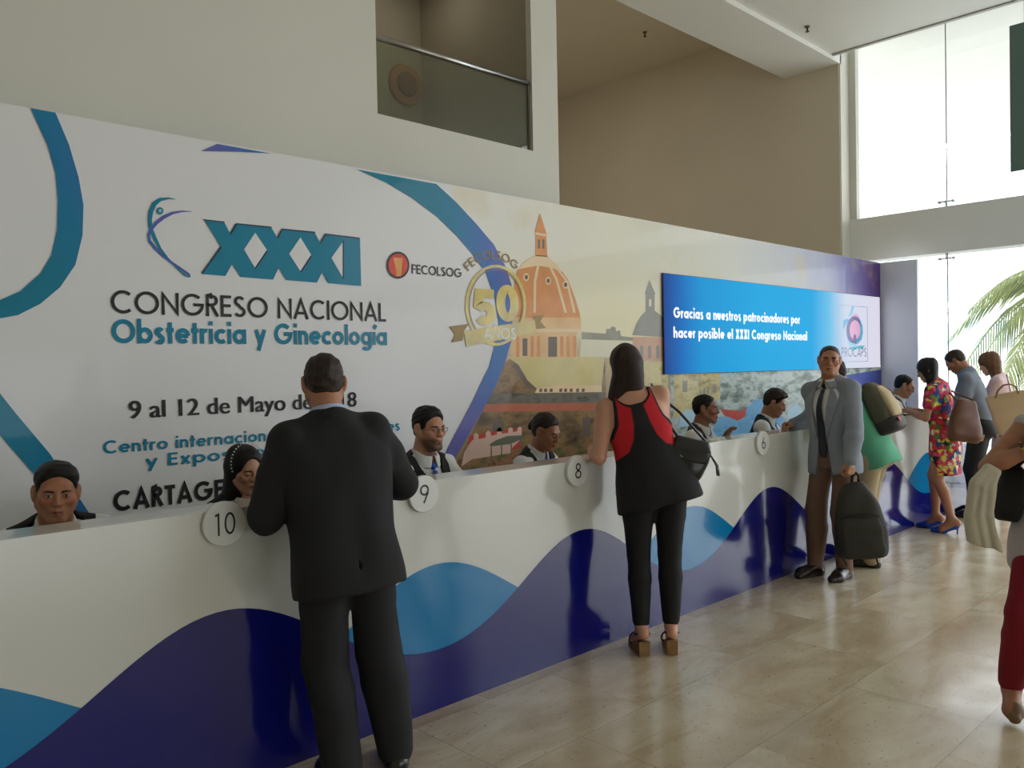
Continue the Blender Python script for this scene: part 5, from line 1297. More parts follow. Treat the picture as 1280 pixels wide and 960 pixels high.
def wedge_sandal(P, q):
    f = P.feet[q]; an = P.an[q]; s = P.s; Rf = rz(f[3]); g = A3(an[0], an[1], 0); o = lambda x, y, z: g + Rf @ (A3(x, y, z) * s)
    sh = empty('sandal', (0, 0, 0)); sh.parent = P.root
    mb = MB(); prof = [(-.062, .002), (.02, .002), (.09, .001), (.185, .001), (.188, .014), (.10, .026), (.03, .062), (-.02, .078), (-.065, .086)]
    n = len(prof); w = [.029, .027, .036, .034, .034, .038, .032, .031, .031]
    A_ = [mb.bm.verts.new(o(-w[k], y, z)) for k, (y, z) in enumerate(prof)]; B_ = [mb.bm.verts.new(o(w[k], y, z)) for k, (y, z) in enumerate(prof)]; mi = mb.slot(WEDGE)
    for fc in [A_, B_[::-1]] + [[A_[k], B_[k], B_[(k + 1) % n], A_[(k + 1) % n]][::-1] for k in range(n)]: mb.bm.faces.new(fc).material_index = mi
    mb.build('wedge_sole', sh)
    for y0, z0, r in ((-.010, .115, .043), (.115, .040, .042)):
        mb = MB(); pts = [o(r * math.cos(a) * (1 if y0 < .05 else 1.02), y0 + (.040 * -math.sin(a) if y0 < .05 else .02 * math.sin(a)), z0 + (.012 * math.sin(a) if y0 < .05 else .040 * max(-.2, math.sin(a)))) for a in np.linspace(0, 2 * math.pi, 25)]
        mb.tube(pts, .0055 * s, BSTRAP, 6, False); mb.build('strap', sh)
for q in (1, -1): wedge_sandal(P2, q)

# 3. man in the grey blazer looking at the camera, one fist on the counter
at, hd = (6.03, 2.80), 76
lw = lambda *w: loc(at, hd, w)
_f = on_y(984, 531, 3.15); _h = on_y(1066, 583, 2.55)
P3 = Person(at, hd, 1.025, False, 1.0, 0, 3, 4, (.0, -.02, .925), (40, 3, -3), [(.12, .06, 0, -4), (-.06, -.05, 0, 10)],
    [dict(t=lw(_f[0] + .06, 3.13, 1.135), pole=(.3, -1, -.5), f=(.35, .95, -.05), n=(.75, 0, .65), curl=72, tcurl=1.0), dict(t=lw(_h[0], 2.56, .835), pole=(-.5, -1, 0), f=(.05, .12, -1), n=(-1, 0, 0), curl=70, tcurl=.9)])
lab(P3, 'man in a grey blazer and tan trousers facing the camera with a dark backpack')
P3.body(TAN, hres=.0034, jaw=.98); P3.face(openness=.8, browt=1.2)
P3.hair_short(GREYH, .0045, .110, -.002)
P3.collar('shirt_collar', C_SHIRT, r=.061, h=.034)
P3.field('shirt', [P3.torso(.006, -.09, .50)] + [p for q in (1, -1) for p in P3.arm(q, .008, 1.05, False)], .007, C_SHIRT)
P3.tie(mat('dark navy tie', (26, 30, 44), .6), .50, .020, .040)
C_GREYJ = CLOTH('grey blazer wool', (140, 148, 158))
jacket(P3, C_GREYJ, [(-.135, .200, .140, -.004), (-.05, .197, .138, -.004), (.05, .182, .128, .0), (.12, .168, .118, .002), (.20, .172, .120, .004), (.30, .188, .132, .006), (.38, .192, .126, .0), (.43, .180, .108, -.008), (.475, .134, .088, -.018), (.515, .086, .076, -.022), (.55, .068, .068, -.018)], open_front=lambda w: np.interp(w, [-.2, -.05, .10, .18, .30, .42, .55], [.085, .055, .030, .034, .054, .068, .066]), vent=False, loose=.008)
# lapels folded back along the opening
def lapel(P, m, q):
    s = P.s; zs = [r[0] for r in P.st]; mb = MB()
    fr = lambda z, x: float(np.interp(z * s, zs, [r[2] + r[3] for r in P.st])) / s * math.sqrt(max(.1, 1 - (x / .23) ** 2)) + .030
    inner = [(.036, .14), (.050, .26), (.064, .36), (.068, .44), (.062, .50)]; outer = [(.040, .135), (.085, .25), (.122, .36), (.136, .405), (.105, .455)]
    a = [(q * x, fr(z, x), z) for x, z in inner]; b = [(q * x, fr(z, x), z) for x, z in outer]
    f0 = [mb.bm.verts.new(P.hip + P.T @ (A3(*p) * s)) for p in a]; f1 = [mb.bm.verts.new(P.hip + P.T @ (A3(*p) * s)) for p in b]
    g0 = [mb.bm.verts.new(P.hip + P.T @ (A3(p[0], p[1] - .010, p[2]) * s)) for p in a]; g1 = [mb.bm.verts.new(P.hip + P.T @ (A3(p[0], p[1] - .012, p[2]) * s)) for p in b]
    mi = mb.slot(m)
    for k in range(4):
        for A_, B_ in ((f0, f1), (g1, g0), (f1, g1), (g0, f0)): mb.bm.faces.new([A_[k], B_[k], B_[k + 1], A_[k + 1]])
    mb.bm.faces.new([f0[0], f1[0], g1[0], g0[0]]); mb.bm.faces.new([f0[-1], f1[-1], g1[-1], g0[-1]])
    return mb.build('lapel', P.root)
for q in (1, -1): lapel(P3, C_GREYJ, q)
P3.collar('jacket_collar', C_GREYJ, r=.074, h=.026, dz=-.006, th=.007, gap=1.5)
trousers(P3, CLOTH('tan trousers', (128, 100, 82)), loose=.014, infl=.008); P3.shoes(mat('dark brown leather', (40, 24, 18), .3, coat=.3))

# 4. man in the green shirt behind him, bent over the counter, backpack on
at, hd = (6.64, 2.76), 6
lw = lambda *w: loc(at, hd, w)
P4 = Person(at, hd, 1.0, False, 1.0, 25, 0, 0, (0, -.02, .90), (0, 24, 0), [(.12, .12, 0, -8), (-.11, -.02, 0, 8)],
    [dict(t=lw(6.86, 3.15, 1.15), pole=(1, -.5, -.5), f=(-.3, 1, 0), n=(0, .1, 1)), dict(t=lw(6.46, 3.15, 1.15), pole=(-1, -.5, -.5), f=(.3, 1, 0), n=(0, .1, 1))])
lab(P4, 'man in a mint green shirt and khaki trousers bent over behind the grey blazer')
P4.body(OLIVE, hres=.004); P4.face(); P4.hair_short(DKBROWN, .010, .088, .004)
C_MINT = CLOTH('mint green shirt', (96, 176, 140))
P4.field('shirt', [loft([(z * 1.04, w * 1.04, d * 1.04, y) for z, w, d, y in [(-.13, .19, .146, -.010), (0, .188, .142, -.008), (.12, .178, .134, 0), (.25, .174, .128, .004), (.36, .186, .130, .002), (.44, .168, .105, -.01), (.50, .11, .08, -.02), (.55, .065, .065, -.02)]], P4.hip, P4.T, 0, .04, 2.3, .012)] + P4.hips(.022) + [halfspace(P4.hip + P4.T @ A3(0, 0, -.13), -(P4.T @ A3(0, 0, 1)))] + P4.traps(.014) + [p for q in (1, -1) for p in P4.arm(q, .014, .96, loose=.012)] + [wrinkle(.005, 28, 6)], .0075, C_MINT)
P4.collar('shirt_collar', C_MINT, r=.064, h=.036)
trousers(P4, CLOTH('khaki trousers', (178, 160, 128)), loose=.024); P4.shoes(C_BLKSHOE)

# 5. woman in the floral dress at the far end
at, hd = (8.36, 2.78), 4
lw = lambda *w: loc(at, hd, w)
P5 = Person(at, hd, .945, True, 1.0, 8, 0, 0, (0, .02, .895), (10, 26, 0), [(.075, .11, .055, -4, 26), (-.085, -.07, .055, 4, 26)],
    [dict(t=lw(8.46, 3.13, 1.145), pole=(.6, -1, -.6), f=(-.2, 1, -.1), n=(0, .1, 1), curl=35), dict(t=lw(8.22, 3.08, 1.15), pole=(-.6, -1, -.6), f=(.2, 1, -.2), n=(-.2, .1, 1), curl=35)])
P5.hyaw = 10
lab(P5, 'woman in a bright floral dress and blue heels bending over the counter')
P5.body(TAN, hres=.004, arms_bare=(1, 1), legs_bare=True, torso_bare=True); P5.face(openness=.4)
hair_long(P5, BLACKH, .235, (.086, .092, .082), .058, -.045, cap=.014, face_c=(0, .110, -.045), face_r=(.050, .062, .098))
def floral():
    m, n, l, b = _new('floral print fabric')
    tc = n.new('ShaderNodeTexCoord'); v = n.new('ShaderNodeTexVoronoi'); v.inputs['Scale'].default_value = 27; nz = n.new('ShaderNodeTexNoise'); nz.inputs['Scale'].default_value = 30; nz.inputs['Detail'].default_value = 2
    ad = n.new('ShaderNodeVectorMath'); ad.operation = 'MULTIPLY_ADD'; l.new(tc.outputs['Object'], nz.inputs['Vector']); l.new(nz.outputs['Color'], ad.inputs[0]); ad.inputs[1].default_value = (.05, .05, .05); l.new(tc.outputs['Object'], ad.inputs[2]); l.new(ad.outputs[0], v.inputs['Vector'])
    sp_ = n.new('ShaderNodeSeparateColor'); l.new(v.outputs['Color'], sp_.inputs[0])
    r = ramp(n, [(0, (216, 40, 84)), (.26, (240, 92, 122)), (.36, (236, 216, 90)), (.48, (250, 236, 206)), (.58, (224, 60, 40)), (.70, (40, 76, 150)), (.82, (110, 140, 70)), (.92, (24, 34, 50))], 'CONSTANT'); l.new(sp_.outputs[0], r.inputs['Fac'])
    edge = ramp(n, [(0, (255, 255, 255)), (.45, (255, 255, 255)), (.85, (120, 110, 90))]); v2 = n.new('ShaderNodeMath'); v2.operation = 'MULTIPLY'; v2.inputs[1].default_value = 14.0
    l.new(maprange(n, l, v.outputs['Distance'], 0, .8), edge.inputs['Fac'])
    mx = n.new('ShaderNodeMix'); mx.data_type = 'RGBA'; mx.blend_type = 'MULTIPLY'; mx.inputs[0].default_value = .4; l.new(r.outputs[0], mx.inputs[6]); l.new(edge.outputs[0], mx.inputs[7])
    l.new(mx.outputs[2], b.inputs['Base Color']); b.inputs['Roughness'].default_value = .8
    return m
s_ = P5.s
P5.field('dress', [loft([(z * s_, w * s_, d * s_, y * s_) for z, w, d, y in [(-.375, .165, .128, -.005), (-.25, .176, .132, -.015), (-.12, .182, .134, -.022), (-.03, .180, .130, -.020), (.08, .162, .114, -.006), (.17, .146, .108, .004), (.25, .148, .114, .01), (.335, .160, .134, .02), (.41, .158, .112, .004), (.47, .148, .088, -.012), (.515, .10, .07, -.02), (.54, .075, .06, -.02)]], P5.hip, rz(0) @ rx(-4), 0, .03, 2.3, .010)] + [(p[0], p[1], p[2], p[3], .05) for p in P5.hips(.012)] + [cone(P5.hj[q], P5.hj[q] + (P5.kn[q] - P5.hj[q]) * .42, .098 * P5.s, .084 * P5.s, .04) for q in (1, -1)] +  P5.traps(.012) +
         [p for q in (1, -1) for p in [cone(P5.sh[q], P5.sh[q] + (P5.el[q] - P5.sh[q]) * .52, .072 * s_, .066 * s_, .03)]] + [wrinkle(.004, 26, 2)], .0065, floral())
C_BLUEH = mat('bright blue leather', (22, 70, 176), .35, coat=.3)
def high_heel(P, q):
    f = P.feet[q]; an = P.an[q]; s = P.s; Rf = rz(f[3]); g = A3(an[0], an[1], 0); o = lambda x, y, z: g + Rf @ (A3(x, y, z) * s)
    sh = empty('shoe', (0, 0, 0)); sh.parent = P.root
    up = [cone(o(0, .085, .036), o(0, .165, .020), .046 * s, .030 * s, .02), cone(o(0, -.035, .075), o(0, .07, .035), .026 * s, .036 * s, .02), cone(o(0, -.035, .085), o(0, -.030, .110), .034 * s, .032 * s, .02), sub(ell(o(0, .03, .115), A3(.036, .055, .05) * s, rz(f[3]), .005)), halfspace((0, 0, .001), (0, 0, -1))]
    v = field_mesh(up, .005); parts_obj('upper', [v], C_BLUEH, sh)
    MB().tube([o(0, -.045, .075), o(0, -.052, .04), o(0, -.048, .001)], [.016 * s, .009 * s, .006 * s], C_BLUEH, 10).build('heel', sh)
    MB().tube([o(.032 * math.cos(a), -.012 - .038 * max(0, -math.sin(a)) + .07 * max(0, math.sin(a)), .098 - .03 * max(0, math.sin(a))) for a in np.linspace(0, 2 * math.pi, 25)], .005 * s, C_BLUEH, 6, False).build('strap', sh)
for q in (1, -1): high_heel(P5, q)

# 6. man in the grey shirt with bowed head
at, hd = (9.38, 2.82), 10
lw = lambda *w: loc(at, hd, w)
P6 = Person(at, hd, 1.035, False, 1.02, 13, 0, 0, (0, -.03, .935), (2, 42, 0), [(.115, .02, 0, -8), (-.115, -.02, 0, 8)],
    [dict(t=lw(9.54, 3.14, 1.15), pole=(1, -.8, -.5), f=(-.4, 1, 0), n=(0, .1, 1)), dict(t=lw(9.20, 3.13, 1.15), pole=(-.6, -1, -.5), f=(.4, 1, 0), n=(0, .1, 1))])
lab(P6, 'man in a grey long sleeved shirt with bowed head behind the floral dress')
P6.body(BRONZE, hres=.004); P6.face(openness=.5); P6.hair_short(CROPH, .006, .088, .002)
C_GREYS = CLOTH('slate grey shirt', (112, 120, 132))
P6.field('shirt', [loft([(z * 1.06, w * 1.05, d * 1.05, y) for z, w, d, y in [(-.02, .168, .124, -.006), (.06, .176, .132, -.002), (.15, .174, .13, 0), (.25, .178, .132, .004), (.36, .192, .134, .002), (.44, .184, .108, -.01), (.50, .132, .082, -.02), (.55, .078, .068, -.02)]], P6.hip, P6.T, 0, .04, 2.3, .02)] + P6.traps(.015) + [p for q in (1, -1) for p in P6.arm(q, .014, .97, loose=.014)] + [wrinkle(.006, 26, 9)], .008, C_GREYS)
P6.collar('shirt_collar', C_GREYS, r=.066, h=.042)
trousers(P6, C_TROU, loose=.022); P6.shoes(C_BLKSHOE)

# 7. woman with long brown hair beyond him
at, hd = (9.86, 2.70), 8
lw = lambda *w: loc(at, hd, w)
P7 = Person(at, hd, 1.0, True, 1.08, 10, 0, 0, (0, -.03, .905), (4, 26, 0), [(.09, .0, 0, -6), (-.09, .0, 0, 6)],
    [dict(t=lw(10.1, 3.06, 1.13), pole=(1, -.8, -.5), f=(-.4, 1, 0), n=(0, .1, 1)), dict(t=lw(9.8, 3.06, 1.13), pole=(-.6, -1, -.5), f=(.4, 1, 0), n=(0, .1, 1))])
P7.hyaw = 4
lab(P7, 'woman with long brown hair beside the glass wall carrying a beige tote')
P7.body(FAIR, hres=.0042, arms_bare=(1, 1)); P7.face(openness=.4)
hair_long(P7, BROWNH, .36, (.094, .098, .075), .058, -.064, cap=.018, face_c=(0, .110, -.045), face_r=(.050, .062, .098), off=-.03)
def pinkprint():
    m, n, l, b = _new('pink patterned fabric'); tc = n.new('ShaderNodeTexCoord'); v = n.new('ShaderNodeTexVoronoi'); v.inputs['Scale'].default_value = 14; l.new(tc.outputs['Object'], v.inputs['Vector'])
    r = ramp(n, [(0, (150, 36, 66)), (.28, (206, 110, 130)), (.42, (236, 214, 216)), (1, (232, 216, 218))]); l.new(v.outputs['Distance'], r.inputs['Fac']); l.new(r.outputs[0], b.inputs['Base Color']); b.inputs['Roughness'].default_value = .8; return m
PINKP = pinkprint(); s_ = 1.0
P7.field('blouse', [P7.torso(.016, -.06, .50)] + P7.traps(.014) + P7.hips(.012)[:0] + [p for q in (1, -1) for p in P7.arm(q, .014, 0)] + [wrinkle(.004, 30, 2)], .008, CLOTH('pale pink blouse', (226, 196, 196)))
P7.field('skirt', [loft([(-.52, .20, .18, -.02), (-.3, .19, .17, -.02), (-.1, .185, .15, -.018), (.06, .155, .115, -.004)], P7.hip, np.eye(3), 0, .03, 2.3, .012)] + P7.hips(.014) + [wrinkle(.008, 22, 3, (1, 1, .1))], .009, PINKP)
P7.shoes(mat('beige leather', (150, 118, 92), .5), .007)

# 8. woman passing at the right edge
_w = on_floor(1262, 889); at, hd = (_w[0] + .058, _w[1] - .225), 106
P8 = Person(at, hd, .955, True, 1.06, 2, 0, 0, (.02, 0, .862), (0, 6, 0), [(.225, .03, .055, 4, 14), (-.085, .30, 0, 4)],
    [dict(t=(.10, .17, 1.25), pole=(1, .0, -.55), f=(-.8, .2, .5), n=(.3, 1, .2), curl=60), dict(t=(-.06, .22, 1.22), pole=(-1, -.25, -.65), f=(.7, .3, .5), n=(-.3, 1, .2), curl=50)])
P8.hyaw = 0
lab(P8, 'woman in red trousers and cream scarf walking in at the right edge')
P8.body(TAN, hres=.0038, arms_bare=(1, 1), legs_bare=True); P8.face(); hair_long(P8, DKBROWN, .26)
s_ = P8.s
P8.field('tunic', [loft([(z * s_ * 1.0, w * s_ * 1.04, d * s_ * 1.04, y * s_) for z, w, d, y in [(-.20, .218, .182, 0), (-.12, .212, .172, -.008), (0, .182, .138, -.01), (.12, .156, .118, 0), (.25, .152, .118, .01), (.335, .160, .134, .02), (.40, .148, .112, .004), (.44, .132, .092, -.008), (.48, .10, .07, -.018)]], P8.hip, P8.T, 0, .03, 2.3, .010), cutfn(lambda x, y, z: np.where(z > P8.hip[2] + .27 * P8.s, np.abs(x - P8.hip[0]) - .128 * P8.s, -1))] + [(p[0], p[1], p[2], p[3], .05) for p in P8.hips(.034)] + [cone(P8.hj[q], P8.hj[q] + (P8.kn[q] - P8.hj[q]) * .22, .108 * P8.s, .104 * P8.s, .04) for q in (1, -1)] +  P8.traps(.012) + [wrinkle(.006, 26, 2)], .0075, CLOTH('lilac grey tunic', (196, 186, 188)))
trousers(P8, CLOTH('deep red trousers', (136, 12, 34)), low=.93, infl=.006, loose=.012, top=.0)
FLAT = mat('taupe ballet flat', (128, 100, 72), .5)
for q in (1, -1):
    f = P8.feet[q]; Rf = rz(f[3]) @ rx(-f[4]); an = P8.an[q]; b0 = an - Rf @ A3(0, 0, .08 * s_); nn = Rf @ A3(0, 0, 1)
    o = lambda x, y, z: b0 + Rf @ (A3(x, y, z) * s_)
    P8.field('ballet_flat', [cone(o(0, -.035, .022), o(0, .05, .020), .036 * s_, .036 * s_, .02), cone(o(0, .05, .020), o(0, .115, .024), .036 * s_, .043 * s_, .02), cone(o(0, .115, .024), o(0, .165, .018), .043 * s_, .027 * s_, .02), halfspace(b0, -nn), sub(ell(o(0, .02, .062), A3(.034, .085, .040) * s_, Rf, .008))], .005, FLAT)
SCARF = CLOTH('cream scarf', (214, 206, 184)); 
def drape(P, name, pts, ws, m, th=.010, seed=1):
    """hanging cloth: a fluted band along a path"""
    n = len(pts); pr = []
    for k in range(n - 1):
        a, b = A3(*pts[k]), A3(*pts[k + 1]); d = unit(b - a); sd = unit(np.cross(d, A3(0, 1, 0.01)))
        for j in range(13):
            t = (j - 6) / 12; rip = .008 * math.sin(j * 1.35 + seed) + .003 * math.sin(j * 2.9)
            pr.append(cone(a + sd * t * ws[k] + A3(0, rip, 0), b + sd * t * ws[k + 1] + A3(0, rip * 1.2, 0), th, th * .95, .012))
    return P.field(name, pr + [halfspace((0, 0, pts[-1][2] + .004), (.25, 0, -1)), wrinkle(.004, 50, seed, (1, 1, .3))], .006, m)
e8 = P8.el[1]
drape(P8, 'scarf', [(e8[0] - .02, e8[1] + .07, e8[2] + .0), (e8[0] + .02, e8[1] + .10, e8[2] - .07), (e8[0] + .035, e8[1] + .11, e8[2] - .20), (e8[0] + .015, e8[1] + .11, e8[2] - .33), (e8[0] - .02, e8[1] + .11, e8[2] - .42)], [.05, .08, .10, .11, .09], SCARF)
drape(P8, 'scarf', [(.02, .15, 1.36), (.03, .185, 1.20), (.035, .20, 1.02), (.03, .20, .86)], [.08, .10, .12, .10], SCARF, seed=4)
br = MB(); BEAD = mat('dark beads', (60, 34, 22), .3); GOLDB = mat('gold beads', (204, 160, 84), .3, metal=.6)
w8 = P8.el[1] + (P8.wr[1] - P8.el[1]) * .68; d8 = unit(P8.wr[1] - P8.el[1]); u8 = unit(np.cross(d8, A3(0, 0, 1))); v8 = np.cross(d8, u8)
for k in range(16):
    t = k * math.pi / 8; bmesh.ops.create_icosphere(br.bm, subdivisions=2, radius=.0075, matrix=Matrix.Translation(w8 + (u8 * math.cos(t) + v8 * math.sin(t)) * .041))
for i, f in enumerate(br.bm.faces): f.material_index = 1 if (i // 80) % 3 == 0 else 0; f.smooth = True
br.mats += [BEAD, GOLDB]; br.build('bracelet', P8.root)

# ---------------------------------------------------------------- bags and small things
def frame(o, rzdeg=0, R=None):
    return np.asarray(o, float), (rz(rzdeg) if R is None else R)
def thing(name, label, cat, at=(0, 0, 0), rzdeg=0.0, group=None):
    o = empty(name, at, math.radians(rzdeg)); tag(o, label, cat, group); return o
def world_of(P, p):
    v = rz(math.degrees(P.root.rotation_euler[2])) @ np.asarray(p, float); return v + np.array(P.root.location)
B_BLK = mat('black glossy leather', (18, 18, 20), .3, coat=.4, bump=(90, .15)); B_BLKM = CLOTH('black nylon', (22, 22, 24), .7); METAL = mat('bag hardware', (190, 188, 180), .25, metal=1.0)

# black shiny handbag on the shoulder of the woman in black and red
_c = on_y(860, 571, 2.66); hb = thing('handbag', 'shiny black leather handbag with tassel hanging from the shoulder of the woman in red', 'handbag', (_c[0], 2.66, _c[1]), -45)
V = [field_mesh([loft([(-.135, .082, .052, 0), (-.10, .098, .062, 0), (0, .112, .062, 0), (.075, .104, .048, 0), (.105, .092, .030, 0)], (0, 0, 0), ry(14), 0, .02, 3.0, .02), wrinkle(.006, 38, 3)], .005)]; parts_obj('body', V, B_BLK, hb)
V = [field_mesh([loft([(-.02, .100, .012, -.056), (.05, .108, .016, -.050), (.108, .094, .030, -.012)], (0, 0, 0), ry(14), 0, .02, 3.0, .006), wrinkle(.003, 50, 5)], .0045)]; parts_obj('flap', V, B_BLK, hb)
_sp = world_of(P2, P2.sh[1] + P2.T @ A3(-.03, .01, .062)); _l = lambda w: rz(45) @ (np.asarray(w, float) - np.array(hb.location))
_s0 = _l(_sp)
MB().tube([tuple(ry(14) @ A3(-.085, 0, .10)), tuple(_s0 * .5 + A3(-.05, -.03, .05)), tuple(_s0 + A3(0, -.045, -.02)), tuple(_s0 + A3(0, .0, .012)), tuple(_s0 + A3(.02, .05, -.03)), tuple(_s0 * .5 + A3(.06, .03, .05)), tuple(ry(14) @ A3(.085, 0, .10))], .008, B_BLK, 8).build('strap', hb)
_t = MB(); _q = ry(14) @ A3(.112, -.03, .04)
for k in range(9): _t.tube([tuple(_q), tuple(_q + A3(.03 + .004 * (k % 3), -.012 + .004 * (k - 4) * .7, -.06)), tuple(_q + A3(.034 + .005 * (k % 3), -.014 + .005 * (k - 4), -.115))], [.004, .0045, .003], B_BLK, 6)
_t.build('tassel', hb)
_t = MB(); _t.tube([tuple(ry(14) @ A3(x, -.064, .01 + .012 * math.sin(x * 40))) for x in np.linspace(-.06, .06, 14)], .003, METAL, 6); _t.build('chain_trim', hb)

# dark backpack hanging from the hand of the man in the blazer
_g = world_of(P3, P3.grip[-1]); bp = thing('backpack', 'dark olive backpack hanging from the hand of the man in the grey blazer', 'backpack', (_g[0] + .05, _g[1] - .06, _g[2] - .335), -58)
B_OLV = CLOTH('dark olive nylon', (52, 50, 42), .75)
V = [field_mesh([loft([(-.275, .165, .075, 0), (-.22, .182, .098, -.008), (-.05, .176, .105, -.01), (.10, .148, .09, -.004), (.20, .108, .068, 0), (.27, .06, .045, 0)], (0, 0, 0), ry(-5), 0, .02, 2.6, .03), wrinkle(.006, 22, 7)], .0075)]; parts_obj('body', V, B_OLV, bp)
V = [field_mesh([loft([(-.255, .135, .03, -.098), (-.20, .145, .036, -.100), (-.04, .138, .03, -.104), (.03, .12, .016, -.098)], (0, 0, 0), ry(-5), 0, .02, 2.8, .015), wrinkle(.004, 26, 9)], .007)]; parts_obj('front_pocket', V, B_OLV, bp)
MB().tube([(-.045, .01, .255), (-.04, .01, .31), (-.015, .01, .335), (.005, .01, .31), (.0, .01, .255)], .010, B_BLKM, 8).build('handle', bp)
for x in (-.09, .09): MB().tube([(x * .4 - .02, .05, .24), (x, .115, .10), (x * 1.15, .12, -.10), (x * 1.3, .07, -.26), (x * 1.2 + .03, .04, -.345)], [.014, .018, .016, .008, .006], B_BLKM, 8).build('strap', bp)
MB().tube([tuple(ry(-5) @ A3(x, -.100 + .55 * x * x, .055 - 1.4 * x * x)) for x in np.linspace(-.13, .13, 15)], .004, B_BLKM, 6).build('zipper', bp)

# beige and olive backpack worn by the man in green
_R = rz(math.degrees(P4.root.rotation_euler[2])) @ P4.T; _o = world_of(P4, P4.hip + P4.T @ A3(.01, -.195, .29))
wb = thing('backpack', 'beige and olive backpack on the back of the man in the mint green shirt', 'backpack', tuple(_o))
B_BEI = CLOTH('beige canvas', (198, 178, 142), .8); B_OL2 = CLOTH('olive canvas', (92, 88, 70), .8); B_DKO = CLOTH('dark brown base', (54, 48, 44), .6)
Z0 = (0, 0, 0); wb.scale = (.88, .88, .88)
V = [field_mesh([loft([(-.20, .150, .095, .0), (-.05, .158, .105, .0), (.12, .150, .098, .0), (.21, .118, .075, .01), (.255, .07, .05, .015)], Z0, _R, 0, .02, 2.6, .03), wrinkle(.004, 24, 7)], .0065)]; parts_obj('body', V, B_OL2, wb)
V = [field_mesh([loft([(-.11, .118, .035, -.098), (0, .122, .045, -.10), (.12, .112, .035, -.092), (.20, .075, .02, -.07)], Z0, _R, 0, .02, 2.6, .02), wrinkle(.003, 26, 2)], .006)]; parts_obj('front_pocket', V, B_BEI, wb)
V = [field_mesh([loft([(-.235, .140, .09, -.005), (-.21, .156, .115, -.012), (-.115, .160, .120, -.014), (-.105, .150, .10, -.01)], Z0, _R, 0, .02, 2.8, .015)], .0065)]; parts_obj('base', V, B_DKO, wb)
MB().prism([tuple(_R @ A3(x, -.1375, z)) for x, z in ((-.135, -.13), (-.075, -.13), (-.075, -.165), (-.135, -.165))], tuple(_R @ A3(0, .004, 0)), mat('red patch', (190, 40, 40), .6)).build('patch', wb)
MB().tube([tuple(_R @ A3(.02 + .04 * math.sin(t * 3), -.135 + .18 * max(0, t - .72) ** 1.0, -.10 + .30 * t)) for t in np.linspace(0, 1, 12)], .004, mat('brown zip', (96, 66, 44), .5), 6).build('zipper', wb)
for x in (-.105, .105):
    MB().tube([tuple(_R @ A3(x * .8, .06, .215)), tuple(_R @ A3(x, .15, .235)), tuple(_R @ A3(x * 1.15, .27, .215)), tuple(_R @ A3(x * 1.3, .365, .13)), tuple(_R @ A3(x * 1.45, .35, .0)), tuple(_R @ A3(x * 1.35, .20, -.13)), tuple(_R @ A3(x, .08, -.16))], .013, B_BLKM, 8).build('strap', wb)

# brown shoulder bag of the woman in the floral dress
_c = on_y(1208, 523, 2.58); sb = thing('shoulder_bag', 'soft brown leather shoulder bag at the back of the floral dress', 'handbag', (_c[0] - .06, 2.57, _c[1]), -40)
B_BRN = mat('brown leather', (98, 58, 34), .5, coat=.05, bump=(80, .15), noise=(6, .12)); B_TAN2 = mat('tan leather edge', (186, 142, 98), .45)
V = [field_mesh([loft([(-.215, .145, .035, 0), (-.16, .158, .06, 0), (-.02, .142, .055, 0), (.10, .115, .035, 0), (.18, .085, .018, 0)], Z0, rx(-6) @ ry(8), 0, .02, 3.0, .02), wrinkle(.007, 26, 4)], .006)]; parts_obj('body', V, B_BRN, sb)
MB().prism([(.00, -.066, -.10), (.15, -.055, -.15), (.14, -.042, -.205), (-.04, -.046, -.212)], (0, .05, 0), B_TAN2).build('flap', sb)
_sp = rz(40) @ (world_of(P5, P5.sh[1] + P5.T @ A3(-.02, 0, .058)) - np.array(sb.location))
MB().tube([(-.075, 0, .17), tuple(_sp * .55 + A3(-.03, -.02, .07)), tuple(_sp + A3(0, -.04, -.01)), tuple(_sp + A3(0, .01, .01)), tuple(_sp * .55 + A3(.06, .03, .06)), (.075, 0, .17)], .008, B_BRN, 8).build('strap', sb)

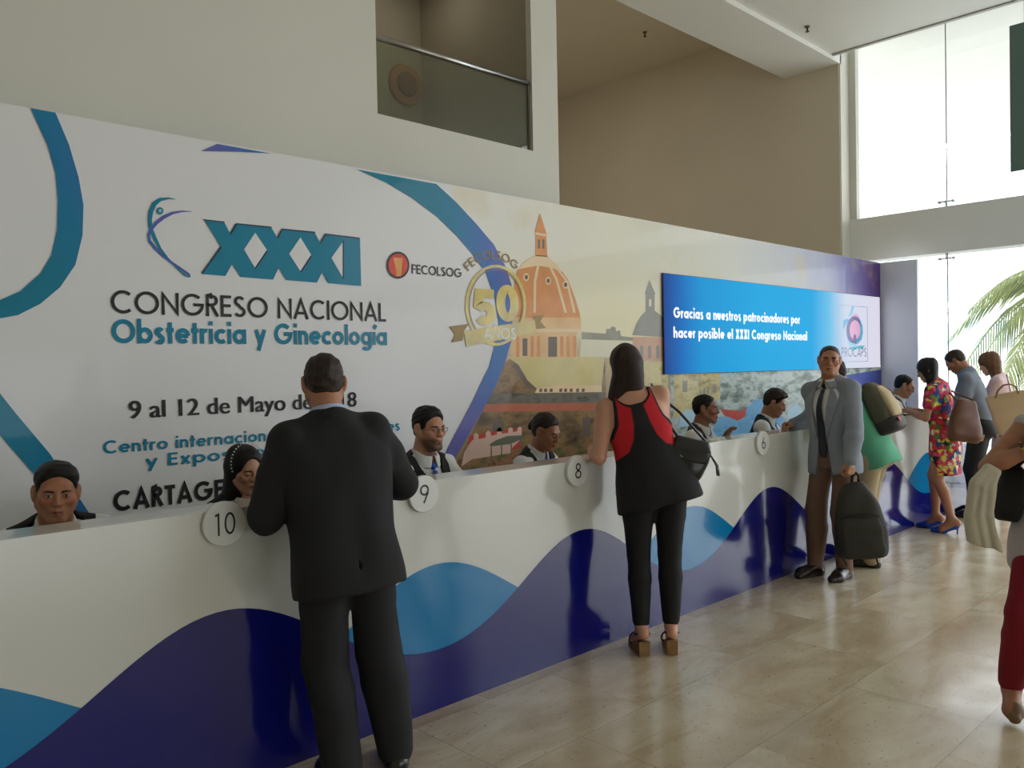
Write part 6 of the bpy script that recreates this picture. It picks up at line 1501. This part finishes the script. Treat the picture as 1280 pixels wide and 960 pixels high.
# beige tote with thin rods, carried by the woman by the glass
_c = on_y(1265, 516, 2.42); tb = thing('tote_bag', 'large pale beige paper-like tote bag in front of the glass wall', 'bag', (_c[0], 2.42, _c[1]), -70)
B_TOTE = mat('pale beige tote', (206, 182, 144), .6, bump=(30, .1), noise=(4, .05)); B_TOTU = mat('brown tote base', (150, 112, 76), .6)
V = [field_mesh([loft([(-.20, .155, .070, 0), (-.10, .168, .068, 0), (.10, .185, .045, 0), (.20, .195, .022, 0)], Z0, ry(-12), 0, .02, 4.0, .012), wrinkle(.006, 16, 4)], .007)]; parts_obj('body', V, B_TOTE, tb)
V = [field_mesh([loft([(-.235, .150, .070, 0), (-.19, .160, .076, 0)], Z0, ry(-12), 0, .02, 4.0, .010)], .007)]; parts_obj('base', V, B_TOTU, tb)
for y in (-.035, .035): MB().tube([tuple(ry(-12) @ A3(-.11, y, .17)), (-.115, y, .22), (-.07, y, .27), (-.02, y, .28), (.03, y, .26), tuple(ry(-12) @ A3(.09, y, .17))], .007, B_TOTU, 8).build('handle', tb)
for k, (x, dx) in enumerate(((.02, -.06), (.075, -.02), (.13, -.005))):
    r_ = thing('thin_rod', ('first', 'second', 'third')[k] + ' thin dark rod from the left sticking out of the beige tote', 'rod', (_c[0], 2.42, _c[1]), -70, 'rods in the beige tote')
    mb = MB(); mb.tube([(x, 0, .02), (x + dx, .0, .36)], .0042, mat('dark rod', (70, 66, 62), .4), 8); mb.build('shaft', r_)
    mb = MB(); mb.tube([(x + dx, 0, .355), (x + dx * 1.04, 0, .375)], .0065, mat('dark rod', (70, 66, 62), .4), 8); mb.build('tip', r_)

# black bag under the arm of the woman at the right edge
_o = world_of(P8, A3(.225, .02, 1.02)); kb = thing('shoulder_bag', 'black bag tucked under the bare arm of the woman at the right edge', 'handbag', tuple(_o), 106)
V = [field_mesh([loft([(-.135, .05, .075, 0), (-.10, .06, .10, 0), (.02, .066, .112, 0), (.10, .055, .10, 0), (.125, .035, .08, 0)], Z0, ry(-6) @ rx(8), 0, .02, 2.8, .02), wrinkle(.005, 30, 6)], .006)]; parts_obj('body', V, B_BLKM, kb)
_sp = rz(-106) @ (world_of(P8, P8.sh[1] + P8.T @ A3(-.02, 0, .06)) - _o)
MB().tube([(-.02, -.07, .11), tuple(_sp * .5 + A3(-.06, -.10, .03)), tuple(_sp + A3(0, -.05, -.02)), tuple(_sp + A3(0, .0, .012)), tuple(_sp + A3(-.01, .06, -.04)), tuple(_sp * .5 + A3(-.06, .10, .03)), (-.02, .07, .11)], .008, B_BLKM, 8).build('strap', kb)

# black folder and papers on the far end of the counter
_a, _b = on_y(1108, 513, 3.18), on_y(1158, 510, 3.18)
fo = thing('folder', 'black folder lying on the far end of the white counter', 'folder', ((_a[0] + _b[0]) / 2, 3.185, ZC), 0)
MB().box((-.30, -.10, .001), (.30, .10, .012), B_BLKM, .003).build('cover', fo)
MB().box((-.27, -.09, .012), (.20, .085, .018), mat('paper', (236, 236, 232), .7)).build('paper', fo)
